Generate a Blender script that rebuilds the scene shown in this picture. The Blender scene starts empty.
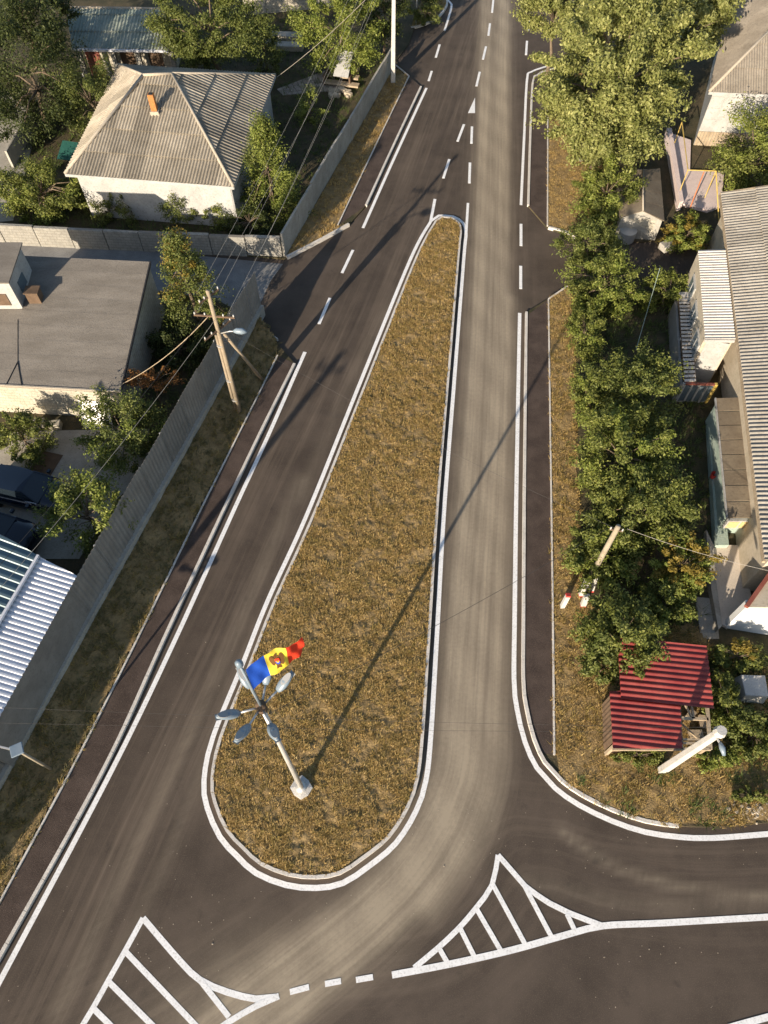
import bpy, math, random
import numpy as np
from mathutils import Vector

random.seed(7)
rng = np.random.default_rng(11)
sc = bpy.context.scene
col = sc.collection

# ------------------------------------------------------------------ camera, sky, sun, exposure
CAM_H, FPX, W_PX, H_PX = 28.0, 710.0, 768, 1024
TILT = math.atan(443 / 710.0)                 # from straight down
cam_d = bpy.data.cameras.new('camera')
cam = bpy.data.objects.new('camera', cam_d)
col.objects.link(cam)
cam.location = (0, 0, CAM_H)
cam.rotation_euler = (TILT, 0, 0)
cam_d.sensor_fit = 'VERTICAL'
cam_d.sensor_height = 24.0
cam_d.lens = 24.0 * FPX / H_PX
cam_d.clip_end = 2000
sc.camera = cam

SUN_AZ, SUN_EL = 208.5, 17.0
w = bpy.data.worlds.new('World'); sc.world = w; w.use_nodes = True
nt = w.node_tree
bg = nt.nodes['Background']
sky = nt.nodes.new('ShaderNodeTexSky')
sky.sky_type = 'NISHITA'; sky.sun_disc = False
sky.sun_elevation = math.radians(SUN_EL); sky.sun_rotation = math.radians(SUN_AZ)
sky.air_density = 1.0; sky.dust_density = 1.0
nt.links.new(sky.outputs[0], bg.inputs[0])
bg.inputs[1].default_value = 0.10

sd = bpy.data.lights.new('sun', 'SUN'); sun = bpy.data.objects.new('sun', sd); col.objects.link(sun)
sd.energy = 5.0; sd.angle = math.radians(0.45); sd.color = (1.0, 0.865, 0.685)
a, e = math.radians(SUN_AZ), math.radians(SUN_EL)
to_sun = Vector((math.sin(a) * math.cos(e), math.cos(a) * math.cos(e), math.sin(e)))
sun.rotation_euler = (-to_sun).to_track_quat('-Z', 'Y').to_euler()
sun.location = (-20, -30, 40)
sc.view_settings.view_transform = 'Standard'
sc.view_settings.look = 'None'
sc.view_settings.gamma = 1.0
sc.view_settings.exposure = 0.92
sc.render.engine = 'CYCLES'
sc.cycles.max_bounces = 6; sc.cycles.diffuse_bounces = 3; sc.cycles.glossy_bounces = 2; sc.cycles.transmission_bounces = 3
try: sc.cycles.use_denoising = True
except Exception: pass

# ------------------------------------------------------------------ survey helpers (picture point at a known height -> place)
ST, CT = math.sin(TILT), math.cos(TILT)
def ray(px, py):
    u = (px - 384) / FPX; v = (py - 512) / FPX
    return Vector((u, ST - v * CT, -CT - v * ST))
def G(px, py, z=0.0):
    r = ray(px, py); t = (CAM_H - z) / -r.z
    return Vector((r.x * t, r.y * t, z))
def on_plane(px, py, p0, n):
    r = ray(px, py); o = Vector((0, 0, CAM_H))
    t = (Vector(p0) - o).dot(n) / r.dot(n)
    return o + r * t
def mpp(px, py, z=0.0):                       # metres per pixel there
    p = G(px, py, z) - Vector((0, 0, CAM_H))
    return p.dot(Vector((0, ST, -CT))) / FPX
def XY(pts, z=0.0): return [G(x, y, z).to_2d() for x, y in pts]

# ------------------------------------------------------------------ object helpers
def link(o, parent=None):
    col.objects.link(o)
    if parent is not None: o.parent = parent
    return o
def tag(o, label=None, cat=None, group=None, kind=None):
    if label: o['label'] = label
    if cat: o['category'] = cat
    if group: o['group'] = group
    if kind: o['kind'] = kind
    return o
def thing(name, label, cat, group=None, loc=(0, 0, 0), rz=0.0):
    o = bpy.data.objects.new(name, None); o.empty_display_size = 0.3
    o.location = loc; o.rotation_euler = (0, 0, rz); link(o)
    return tag(o, label, cat, group)

class MB:
    def __init__(s): s.v = []; s.f = []
    def add(s, vs, fs):
        b = len(s.v); s.v += [tuple(v) for v in vs]; s.f += [tuple(b + i for i in f) for f in fs]; return s
    def box(s, c, size, rz=0.0):
        cx, cy, cz = c; hx, hy, hz = size[0] / 2, size[1] / 2, size[2] / 2
        ca, sa = math.cos(rz), math.sin(rz); vs = []
        for z in (-hz, hz):
            for x, y in ((-hx, -hy), (hx, -hy), (hx, hy), (-hx, hy)):
                vs.append((cx + x * ca - y * sa, cy + x * sa + y * ca, cz + z))
        return s.add(vs, [(3, 2, 1, 0), (4, 5, 6, 7), (0, 1, 5, 4), (1, 2, 6, 5), (2, 3, 7, 6), (3, 0, 4, 7)])
    def prism(s, poly, z0, z1):
        n = len(poly)
        ar = sum(poly[i][0] * poly[(i + 1) % n][1] - poly[(i + 1) % n][0] * poly[i][1] for i in range(n))
        if ar < 0: poly = list(reversed(poly))
        zz0 = z0 if isinstance(z0, (list, tuple)) else [z0] * n
        zz1 = z1 if isinstance(z1, (list, tuple)) else [z1] * n
        if ar < 0: zz0 = list(reversed(zz0)); zz1 = list(reversed(zz1))
        vs = [(p[0], p[1], z) for p, z in zip(poly, zz0)] + [(p[0], p[1], z) for p, z in zip(poly, zz1)]
        fs = [tuple(range(n, 2 * n)), tuple(range(n - 1, -1, -1))]
        fs += [(i, (i + 1) % n, n + (i + 1) % n, n + i) for i in range(n)]
        return s.add(vs, fs)
    def slab(s, quad, t):                      # 3D planar polygon, thickened downwards along its normal
        q = [Vector(p) for p in quad]
        n = (q[1] - q[0]).cross(q[2] - q[0]).normalized()
        if n.z < 0: q.reverse(); n = -n
        m = len(q); lo = [p - n * t for p in q]
        fs = [tuple(range(m)), tuple(range(2 * m - 1, m - 1, -1))]
        fs += [(i, m + i, m + (i + 1) % m, (i + 1) % m) for i in range(m)]
        return s.add(q + lo, fs)
    def tube(s, path, radii, n=8, cap=True):
        path = [Vector(p) for p in path]
        if not hasattr(radii, '__len__'): radii = [radii] * len(path)
        vs = []
        for i, p in enumerate(path):
            d = (path[min(i + 1, len(path) - 1)] - path[max(i - 1, 0)]).normalized()
            up = Vector((0, 0, 1)) if abs(d.z) < 0.9 else Vector((1, 0, 0))
            x = d.cross(up).normalized(); y = d.cross(x)
            for k in range(n):
                an = 2 * math.pi * k / n
                vs.append(p + (x * math.cos(an) + y * math.sin(an)) * radii[i])
        fs = []
        for i in range(len(path) - 1):
            for k in range(n):
                fs.append((i * n + k, i * n + (k + 1) % n, (i + 1) * n + (k + 1) % n, (i + 1) * n + k))
        if cap:
            fs.append(tuple(range(n - 1, -1, -1))); L = (len(path) - 1) * n; fs.append(tuple(range(L, L + n)))
        return s.add(vs, fs)
    def beam(s, p, q, w_, h_):                 # rectangular bar from p to q
        p, q = Vector(p), Vector(q); d = (q - p).normalized()
        up = Vector((0, 0, 1)) if abs(d.z) < 0.95 else Vector((0, 1, 0))
        x = d.cross(up).normalized() * (w_ / 2); y = d.cross(x).normalized() * (h_ / 2)
        vs = [p - x - y, p + x - y, p + x + y, p - x + y, q - x - y, q + x - y, q + x + y, q - x + y]
        return s.add(vs, [(3, 2, 1, 0), (4, 5, 6, 7), (0, 1, 5, 4), (1, 2, 6, 5), (2, 3, 7, 6), (3, 0, 4, 7)])
    def build(s, name, mat, parent=None, smooth=False, bevel=0.0):
        me = bpy.data.meshes.new(name); me.from_pydata(s.v, [], s.f)
        me.validate(); me.update()
        if smooth: me.polygons.foreach_set('use_smooth', [True] * len(me.polygons))
        if mat: me.materials.append(mat)
        o = link(bpy.data.objects.new(name, me), parent)
        if bevel:
            b = o.modifiers.new('bevel', 'BEVEL'); b.width = bevel; b.segments = 2; b.limit_method = 'ANGLE'
        return o

def mesh_np(name, V, F, mat, parent=None):     # numpy vertices, faces of equal size
    V = np.asarray(V, np.float32); F = np.asarray(F, np.int32)
    me = bpy.data.meshes.new(name); k = F.shape[1]
    me.vertices.add(len(V)); me.vertices.foreach_set('co', V.ravel())
    me.loops.add(F.size); me.loops.foreach_set('vertex_index', F.ravel())
    me.polygons.add(len(F)); me.polygons.foreach_set('loop_start', np.arange(len(F), dtype=np.int32) * k)
    me.polygons.foreach_set('loop_total', np.full(len(F), k, np.int32))
    me.update(calc_edges=True); me.validate()
    if mat: me.materials.append(mat)
    return link(bpy.data.objects.new(name, me), parent)

# ------------------------------------------------------------------ materials
def srgb(r, g, b):
    f = lambda c: (c / 255 / 12.92) if c / 255 <= 0.04045 else ((c / 255 + 0.055) / 1.055) ** 2.4
    return (f(r), f(g), f(b), 1)
def newmat(name):
    m = bpy.data.materials.new(name); m.use_nodes = True
    return m, m.node_tree, m.node_tree.nodes['Principled BSDF']
def N(t, kind, **kw):
    n = t.nodes.new(kind)
    for k, v in kw.items():
        if k in n.inputs.keys() if isinstance(k, str) else False: n.inputs[k].default_value = v
        else: setattr(n, k, v)
    return n
def mixc(t, fac, a_, b_):
    m = t.nodes.new('ShaderNodeMix'); m.data_type = 'RGBA'
    for i, v in ((0, fac), (6, a_), (7, b_)):
        if hasattr(v, 'is_output') or hasattr(v, 'links'): t.links.new(v, m.inputs[i])
        else: m.inputs[i].default_value = v
    return m.outputs[2]
def noise(t, scale, detail=4, rough=0.6, stretch=None, rot=0.0, lo=0.35, hi=0.65):
    g = t.nodes.new('ShaderNodeNewGeometry'); src = g.outputs['Position']
    if stretch or rot:
        mp = t.nodes.new('ShaderNodeMapping'); mp.inputs['Rotation'].default_value = (0, 0, rot)
        mp.inputs['Scale'].default_value = stretch or (1, 1, 1)
        if rot:
            m0 = t.nodes.new('ShaderNodeMapping'); m0.inputs['Rotation'].default_value = (0, 0, rot)
            t.links.new(src, m0.inputs[0]); src = m0.outputs[0]; mp.inputs['Rotation'].default_value = (0, 0, 0)
        t.links.new(src, mp.inputs[0]); src = mp.outputs[0]
    n = t.nodes.new('ShaderNodeTexNoise'); n.inputs['Scale'].default_value = scale
    n.inputs['Detail'].default_value = detail; n.inputs['Roughness'].default_value = rough
    t.links.new(src, n.inputs['Vector'])
    r = t.nodes.new('ShaderNodeMapRange'); r.inputs[1].default_value = lo; r.inputs[2].default_value = hi
    t.links.new(n.outputs[0], r.inputs[0]); return r.outputs[0]
def rand_obj(t):
    return t.nodes.new('ShaderNodeObjectInfo').outputs['Random']
def scaled(t, val, k):
    m = t.nodes.new('ShaderNodeMath'); m.operation = 'MULTIPLY'; m.inputs[1].default_value = k
    t.links.new(val, m.inputs[0]); return m.outputs[0]
def bump(t, bs, h, strength=0.4, dist=0.02):
    b = t.nodes.new('ShaderNodeBump'); b.inputs['Strength'].default_value = strength; b.inputs['Distance'].default_value = dist
    t.links.new(h, b.inputs['Height']); t.links.new(b.outputs[0], bs.inputs['Normal'])
def M(name, c, c2=None, c3=None, scale=1.5, fine=14.0, rough=0.85, metal=0.0, bmp=0.3, stretch=None, rot=0.0, jitter=0.0, spec=0.3):
    """weathered surface: base colour, blotches of c2, fine specks of c3"""
    m, t, bs = newmat(name)
    out = None
    base = c
    if c2: out = mixc(t, noise(t, scale, 5, 0.6, stretch, rot), base, c2); base = out
    if c3: out = mixc(t, scaled(t, noise(t, fine, 3, 0.7, None, 0, 0.5, 0.8), 0.8), base, c3); base = out
    if jitter:
        hv = t.nodes.new('ShaderNodeHueSaturation')
        mr = t.nodes.new('ShaderNodeMapRange'); mr.inputs[3].default_value = 1 - jitter; mr.inputs[4].default_value = 1 + jitter
        t.links.new(rand_obj(t), mr.inputs[0]); t.links.new(mr.outputs[0], hv.inputs['Value'])
        if out is not None: t.links.new(out, hv.inputs['Color'])
        else: hv.inputs['Color'].default_value = c
        out = hv.outputs[0]
    if out is not None: t.links.new(out, bs.inputs['Base Color'])
    else: bs.inputs['Base Color'].default_value = c
    bs.inputs['Roughness'].default_value = rough; bs.inputs['Metallic'].default_value = metal
    bs.inputs['Specular IOR Level'].default_value = spec
    if bmp: bump(t, bs, noise(t, fine * 1.7, 3), bmp, 0.015)
    return m
def L3(r, g, b): return (r, g, b, 1)

# asphalt with dust carried by wheels (its own shape, painted per vertex from the tracks' paths)
m_road, t, bs = newmat('asphalt')
def attr(t, name):
    n = t.nodes.new('ShaderNodeAttribute'); n.attribute_name = name; return n.outputs['Fac']
def math2(t, op, a_, b_):
    m = t.nodes.new('ShaderNodeMath'); m.operation = op
    for k, v in ((0, a_), (1, b_)):
        if hasattr(v, 'links'): t.links.new(v, m.inputs[k])
        else: m.inputs[k].default_value = v
    return m.outputs[0]
def streaks(t, i, su, sv, lo, hi, seed):       # noise drawn out along a wheel path: across, along
    c = t.nodes.new('ShaderNodeCombineXYZ')
    t.links.new(math2(t, 'MULTIPLY', attr(t, 'across%d' % i), su), c.inputs[0]); t.links.new(math2(t, 'MULTIPLY', attr(t, 'along%d' % i), sv), c.inputs[1])
    c.inputs[2].default_value = seed
    n = t.nodes.new('ShaderNodeTexNoise'); n.inputs['Scale'].default_value = 1; n.inputs['Detail'].default_value = 5; n.inputs['Roughness'].default_value = .65
    t.links.new(c.outputs[0], n.inputs['Vector'])
    r = t.nodes.new('ShaderNodeMapRange'); r.inputs[1].default_value = lo; r.inputs[2].default_value = hi
    t.links.new(n.outputs[0], r.inputs[0]); return r.outputs[0]
base = mixc(t, noise(t, 0.35, 6, 0.65), L3(.056, .043, .034), L3(.092, .071, .056))
base = mixc(t, scaled(t, noise(t, 28, 3, 0.8, None, 0, .52, .75), .65), base, L3(.165, .130, .098))
base = mixc(t, scaled(t, noise(t, 2.3, 6, .8, None, 0, .66, .72), .45), base, L3(.20, .17, .14))
base = mixc(t, scaled(t, noise(t, 1.1, 4, .6, None, 0, .62, .70), .35), base, L3(.036, .030, .026))
for k, (amt, su) in enumerate([(.70, 3.2), (.55, 2.6), (.50, 2.2)]):
    base = mixc(t, scaled(t, math2(t, 'MULTIPLY', streaks(t, k, su, .07, .46, .74, k * 3.1), attr(t, 'near%d' % k)), amt), base, L3(.205, .160, .120))
    base = mixc(t, scaled(t, math2(t, 'MULTIPLY', streaks(t, k, su * .8, .05, .52, .75, 9 + k * 2.3), attr(t, 'near%d' % k)), .55), base, L3(.048, .036, .028))
dn = math2(t, 'MULTIPLY', attr(t, 'dust'), math2(t, 'ADD', .58, math2(t, 'MULTIPLY', .75, streaks(t, 0, 2.6, .05, .30, .66, 5.5))))
dn = math2(t, 'MULTIPLY', dn, math2(t, 'ADD', .86, scaled(t, noise(t, 6, 5, .75), .24)))
base = mixc(t, dn, base, L3(.345, .285, .208))
t.links.new(base, bs.inputs['Base Color']); bs.inputs['Roughness'].default_value = .9
bs.inputs['Specular IOR Level'].default_value = .2
bump(t, bs, noise(t, 45, 3, .8), .35, .012)

m_foot = M('footpath_asphalt', L3(.046, .032, .026), L3(.078, .056, .046), L3(.14, .105, .085), 1.2, 26, .95, bmp=.5)
m_kerb = M('kerb_concrete', L3(.54, .50, .45), L3(.64, .60, .55), L3(.32, .285, .245), 2.0, 18, .9)
m_paint = M('road_paint', L3(.73, .72, .71), L3(.82, .81, .80), L3(.36, .33, .30), 2.5, 13, .7, bmp=.15)
m_soil = M('verge_soil', L3(.20, .135, .058), L3(.31, .215, .098), L3(.085, .058, .026), 1.8, 9, .95, bmp=.8)
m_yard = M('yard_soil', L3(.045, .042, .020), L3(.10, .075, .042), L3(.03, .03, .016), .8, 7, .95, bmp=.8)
m_ground = M('far_ground', L3(.09, .075, .04), L3(.14, .11, .06), None, .2, 5, .95)
m_pave = M('yard_concrete', L3(.30, .27, .22), L3(.40, .36, .30), L3(.16, .14, .12), 1.0, 14, .9)
m_pavers = M('pavers', L3(.30, .25, .21), L3(.38, .32, .27), L3(.18, .15, .13), 2.0, 20, .9, jitter=.18)
m_conc = M('wall_concrete', L3(.30, .28, .24), L3(.40, .375, .325), L3(.18, .16, .14), 1.3, 12, .92, jitter=.07)
m_fence = M('fence_metal_grey', L3(.20, .185, .165), L3(.26, .245, .22), L3(.15, .135, .12), 1.2, 9, .6, bmp=.1, jitter=.10)
m_white = M('white_plaster', L3(.33, .325, .31), L3(.42, .41, .39), L3(.21, .20, .185), 1.2, 8, .9)
m_whitew = M('white_wall_paint', L3(.62, .62, .61), L3(.68, .68, .67), None, 1.2, 10, .85)
m_cream = M('cream_plaster', L3(.42, .36, .27), L3(.50, .43, .335), L3(.29, .24, .175), 1.6, 9, .92)
m_terr = M('terrace_screed', L3(.60, .52, .43), L3(.68, .60, .50), L3(.46, .38, .30), 1.2, 12, .92)
m_pink = M('pink_render', L3(.62, .50, .47), L3(.70, .58, .54), L3(.44, .35, .32), 1.4, 12, .92)
m_lime = M('limestone_wall', L3(.38, .345, .27), L3(.47, .43, .35), L3(.19, .155, .115), 1.4, 8, .92, bmp=.5)
m_block = M('grey_blockwork', L3(.24, .23, .205), L3(.32, .305, .27), L3(.15, .14, .12), 2.2, 14, .95, bmp=.7)
m_teal = M('teal_plaster', L3(.30, .38, .33), L3(.38, .45, .39), L3(.22, .26, .22), 1.6, 9, .92)
m_slate = M('asbestos_sheet', L3(.265, .228, .175), L3(.35, .305, .24), L3(.15, .122, .092), .9, 7, .92, bmp=.25, jitter=.28)
m_slate_r = M('asbestos_sheet_grey', L3(.25, .225, .19), L3(.32, .295, .255), L3(.14, .12, .10), .9, 7, .92, bmp=.25, jitter=.14)
m_slate2 = M('asbestos_sheet_old', L3(.20, .17, .135), L3(.27, .235, .19), L3(.12, .10, .08), .9, 7, .92, bmp=.25, jitter=.09)
m_slate_g = M('asbestos_sheet_mossy', L3(.23, .27, .23), L3(.32, .34, .29), L3(.14, .15, .12), .8, 7, .92, bmp=.25, jitter=.08)
m_ridge = M('ridge_cap_cement', L3(.33, .285, .225), L3(.39, .34, .275), None, 1.5, 9, .9)
m_felt = M('roofing_felt', L3(.150, .132, .112), L3(.205, .182, .156), L3(.095, .084, .072), 1.0, 12, .95, bmp=.4, stretch=(.5, 1.6, 1), jitter=.07)
m_zinc = M('white_sheet_metal', L3(.62, .62, .66), L3(.70, .70, .73), None, 1.2, 9, .38, metal=.25, bmp=.0, jitter=.03, spec=.5)
m_bluem = M('blue_grey_sheet_metal', L3(.10, .15, .17), L3(.14, .19, .21), None, 1.2, 9, .38, metal=.2, bmp=.0, spec=.5)
m_red = M('red_sheet_metal', L3(.19, .024, .022), L3(.26, .052, .042), L3(.13, .034, .026), 1.3, 6, .5, bmp=.1, jitter=.06, spec=.4)
m_brownroof = M('brown_board_roof', L3(.16, .125, .088), L3(.21, .17, .12), L3(.10, .078, .055), 1.3, 8, .9, jitter=.10)
m_whiterib = M('white_ribbed_roof', L3(.50, .455, .40), L3(.57, .53, .475), L3(.36, .30, .255), 1.0, 8, .75, bmp=.1, jitter=.04)
m_wood = M('weathered_wood', L3(.30, .23, .155), L3(.40, .32, .22), L3(.16, .12, .08), 2.5, 16, .9, jitter=.10)
m_woodd = M('dark_wood', L3(.10, .065, .042), L3(.15, .10, .065), None, 2.5, 16, .9)
m_pole = M('pole_wood', L3(.23, .185, .13), L3(.31, .25, .18), L3(.17, .13, .09), 2.0, 20, .9)
m_pconc = M('pole_concrete', L3(.44, .42, .39), L3(.52, .50, .465), L3(.30, .28, .25), 2.0, 15, .9)
m_pconc2 = M('pole_concrete_aged', L3(.26, .22, .16), L3(.34, .29, .215), L3(.22, .18, .13), 3.0, 15, .9)
m_steel = M('galvanised_steel', L3(.50, .49, .47), L3(.58, .57, .55), None, 2, 20, .45, metal=.5, bmp=0, spec=.5)
m_lampw = M('lamp_white_paint', L3(.15, .20, .25), L3(.20, .245, .29), None, 2, 12, .4, bmp=0, spec=.5)
m_lens = M('lamp_lens', L3(.28, .28, .28), None, None, rough=.25, bmp=0, spec=.5)
m_black = M('black_rubber', L3(.02, .02, .022), None, None, rough=.7, bmp=0)
m_cable = M('cable', L3(.06, .055, .05), None, None, rough=.6, bmp=0)
m_cablel = M('cable_pale', L3(.42, .38, .32), None, None, rough=.6, bmp=0)
m_ceram = M('insulator_white', L3(.42, .41, .39), None, None, rough=.3, bmp=0, spec=.5)
m_navy = M('navy_car_paint', L3(.006, .011, .022), None, None, rough=.16, bmp=0, spec=.6)
m_glassd = M('dark_glass', L3(.012, .018, .024), None, None, rough=.06, bmp=0, spec=.7)
m_pane = M('window_glass', L3(.10, .13, .15), None, None, rough=.08, bmp=0, spec=.7)
m_curtain = M('yellow_curtain', L3(.50, .36, .16), L3(.58, .44, .22), None, 6, 20, .9, stretch=(6, 1, 1))
m_yellow = M('yellow_paint', L3(.42, .29, .06), L3(.50, .37, .12), None, 3, 20, .6, bmp=.1)
m_orange = M('orange_rust_paint', L3(.55, .20, .08), L3(.46, .15, .06), None, 4, 20, .7, bmp=.1)
m_brick = M('orange_brick', L3(.34, .14, .045), L3(.42, .19, .065), L3(.32, .13, .05), 5, 22, .9, bmp=.4)
m_rbrown = M('red_brown_paint', L3(.17, .05, .035), L3(.21, .07, .05), None, 3, 20, .6, bmp=.1)
m_redp = M('red_paint', L3(.50, .06, .05), None, None, rough=.6, bmp=0)
m_tarp = M('green_tarp', L3(.012, .06, .05), L3(.02, .09, .07), None, 2, 8, .6, bmp=.3)
m_fblue = M('flag_blue', L3(.015, .085, .48), L3(.02, .10, .55), None, 3, 30, .8, bmp=.1)
m_fyel = M('flag_yellow', L3(.85, .62, .05), L3(.88, .68, .08), None, 3, 30, .8, bmp=.1)
m_fred = M('flag_red', L3(.75, .045, .015), L3(.80, .06, .02), None, 3, 30, .8, bmp=.1)
m_eagle = M('emblem_brown', L3(.16, .07, .02), None, None, rough=.8, bmp=0)
m_gold = M('emblem_gold', L3(.62, .36, .03), None, None, rough=.8, bmp=0)
m_bark = M('bark', L3(.13, .095, .065), L3(.19, .145, .10), L3(.07, .05, .035), 3, 18, .95, bmp=.8)
m_rubble = M('rubble', L3(.36, .30, .22), L3(.45, .38, .29), None, 4, 20, .95, jitter=.2)

# block joints too small to pick apart at this distance
def add_courses(m, sx, sz, mortar_mix=.45, dark=L3(.16, .14, .12)):
    t = m.node_tree; bs = t.nodes['Principled BSDF']
    src = bs.inputs['Base Color'].links[0].from_socket
    g = t.nodes.new('ShaderNodeNewGeometry'); sep = t.nodes.new('ShaderNodeSeparateXYZ'); cmb = t.nodes.new('ShaderNodeCombineXYZ')
    t.links.new(g.outputs['Position'], sep.inputs[0])
    ad = t.nodes.new('ShaderNodeMath'); ad.operation = 'ADD'
    t.links.new(sep.outputs[0], ad.inputs[0]); t.links.new(sep.outputs[1], ad.inputs[1])
    t.links.new(ad.outputs[0], cmb.inputs[0]); t.links.new(sep.outputs[2], cmb.inputs[1])
    bt = t.nodes.new('ShaderNodeTexBrick'); bt.inputs['Scale'].default_value = 1.0
    bt.inputs['Brick Width'].default_value = sx; bt.inputs['Row Height'].default_value = sz
    bt.inputs['Mortar Size'].default_value = .016; bt.inputs['Mortar Smooth'].default_value = .3
    t.links.new(cmb.outputs[0], bt.inputs['Vector'])
    t.links.new(mixc(t, scaled(t, bt.outputs['Fac'], mortar_mix), src, dark), bs.inputs['Base Color'])
add_courses(m_lime, .42, .2, .5)
add_courses(m_block, .40, .19, .7)

def leaf_mat(name, c1, c2, c3, trans=.28, ps=.9):
    m, t, bs = newmat(name)
    g = t.nodes.new('ShaderNodeNewGeometry')
    r = t.nodes.new('ShaderNodeValToRGB'); r.color_ramp.elements[0].color = c1; r.color_ramp.elements[1].color = c3
    el = r.color_ramp.elements.new(.55); el.color = c2
    t.links.new(g.outputs['Random Per Island'], r.inputs[0])
    cc = mixc(t, scaled(t, noise(t, ps, 3, .5), .45), r.outputs[0], c1)
    t.links.new(cc, bs.inputs['Base Color']); bs.inputs['Roughness'].default_value = .55
    bs.inputs['Specular IOR Level'].default_value = .25
    tr = t.nodes.new('ShaderNodeBsdfTranslucent'); t.links.new(cc, tr.inputs[0])
    mx = t.nodes.new('ShaderNodeMixShader'); mx.inputs[0].default_value = trans
    t.links.new(bs.outputs[0], mx.inputs[1]); t.links.new(tr.outputs[0], mx.inputs[2])
    t.links.new(mx.outputs[0], t.nodes['Material Output'].inputs[0]); return m
lf_olive = leaf_mat('leaf_olive', L3(.065, .085, .018), L3(.135, .155, .036), L3(.22, .23, .068))
lf_big = leaf_mat('leaf_walnut', L3(.11, .125, .030), L3(.24, .25, .075), L3(.40, .395, .15))
lf_green = leaf_mat('leaf_green', L3(.060, .076, .015), L3(.145, .165, .034), L3(.275, .28, .072))
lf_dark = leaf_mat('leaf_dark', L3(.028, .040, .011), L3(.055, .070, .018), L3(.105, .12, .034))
lf_lime = leaf_mat('leaf_lime', L3(.10, .13, .02), L3(.195, .225, .042), L3(.31, .32, .085))
lf_yel = leaf_mat('leaf_yellowing', L3(.13, .10, .018), L3(.23, .17, .03), L3(.30, .22, .05))
lf_rust = leaf_mat('leaf_rusty', L3(.17, .07, .022), L3(.28, .12, .035), L3(.32, .18, .05))
gr_dry = leaf_mat('grass_straw', L3(.31, .205, .068), L3(.50, .345, .13), L3(.64, .475, .205), .3, ps=2.6)
gr_olive = leaf_mat('grass_olive', L3(.185, .135, .038), L3(.32, .235, .070), L3(.43, .315, .105), .3, ps=2.6)
gr_dark = leaf_mat('grass_dull', L3(.10, .085, .034), L3(.17, .145, .058), L3(.24, .20, .085), .2)
gr_green = leaf_mat('weed_green', L3(.045, .070, .014), L3(.085, .12, .025), L3(.13, .16, .04), .2)

# ------------------------------------------------------------------ polyline tools in plan
def smooth_path(pts, step=0.5):
    """Catmull-Rom through plan points"""
    P = [Vector((p[0], p[1])) for p in pts]; out = []
    for i in range(len(P) - 1):
        p0 = P[max(i - 1, 0)]; p1 = P[i]; p2 = P[i + 1]; p3 = P[min(i + 2, len(P) - 1)]
        n = max(1, int((p2 - p1).length / step))
        for k in range(n):
            s = k / n
            out.append(0.5 * ((2 * p1) + (p2 - p0) * s + (2 * p0 - 5 * p1 + 4 * p2 - p3) * s * s + (3 * p1 - p0 - 3 * p2 + p3) * s ** 3))
    out.append(P[-1]); return out
def offset(path, d, closed=False):             # to the left of travel for d > 0
    out = []; n = len(path)
    for i in range(n):
        if closed: a_, b_ = path[i - 1], path[(i + 1) % n]
        else: a_, b_ = path[max(i - 1, 0)], path[min(i + 1, n - 1)]
        t_ = (b_ - a_).normalized(); out.append(path[i] + Vector((-t_.y, t_.x)) * d)
    return out
def strip(path, w_, z0, z1, closed=False):     # a solid band along a path
    mb = MB(); Lp = offset(path, w_ / 2, closed); Rp = offset(path, -w_ / 2, closed); n = len(path)
    vs = []
    for i in range(n):
        vs += [(Lp[i].x, Lp[i].y, z0), (Rp[i].x, Rp[i].y, z0), (Rp[i].x, Rp[i].y, z1), (Lp[i].x, Lp[i].y, z1)]
    fs = []
    for i in range(n if closed else n - 1):
        j = (i + 1) % n
        for k in range(4): fs.append((4 * i + k, 4 * j + k, 4 * j + (k + 1) % 4, 4 * i + (k + 1) % 4))
    if not closed: fs += [(0, 1, 2, 3), (4 * n - 1, 4 * n - 2, 4 * n - 3, 4 * n - 4)]
    return mb.add(vs, [tuple(reversed(f)) for f in fs])
def in_poly(P, poly):
    x, y = P[:, 0], P[:, 1]; inside = np.zeros(len(P), bool); n = len(poly)
    for i in range(n):
        x1, y1 = poly[i][0], poly[i][1]; x2, y2 = poly[i - 1][0], poly[i - 1][1]
        c = ((y1 > y) != (y2 > y)) & (x < (x2 - x1) * (y - y1) / ((y2 - y1) or 1e-9) + x1)
        inside ^= c
    return inside

# ------------------------------------------------------------------ ground and roads
g = MB().add([(-400, -200, -.06), (400, -200, -.06), (400, 600, -.06), (-400, 600, -.06)], [(0, 1, 2, 3)]).build('ground', m_ground)
tag(g, kind='structure')

# road sheet: a fine grid that carries the dust tracks
gx = np.arange(-40, 40.01, .25); gy = np.arange(-14, 84.01, .25)
XX, YY = np.meshgrid(gx, gy); V = np.stack([XX.ravel(), YY.ravel(), np.zeros(XX.size)], 1)
nx, ny = len(gx), len(gy)
ii = (np.arange(ny - 1)[:, None] * nx + np.arange(nx - 1)[None, :]).ravel()
road = mesh_np('road', V, np.stack([ii, ii + 1, ii + nx + 1, ii + nx], 1), m_road)
tag(road, kind='structure')
def seg_dist(P, path):
    best = np.full(len(P), 1e9)
    for i in range(len(path) - 1):
        a_ = np.array(path[i]); b_ = np.array(path[i + 1]); d = b_ - a_; L = d @ d
        tt = np.clip(((P - a_) @ d) / L, 0, 1); q = a_ + tt[:, None] * d
        best = np.minimum(best, np.hypot(*(P - q).T))
    return best
def dust_band(P, pts, wid, amp):
    return amp * np.exp(-(seg_dist(P, smooth_path(XY(pts), 1.0)) / wid) ** 2)
P2 = V[:, :2]
dust = np.zeros(len(P2))
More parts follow.
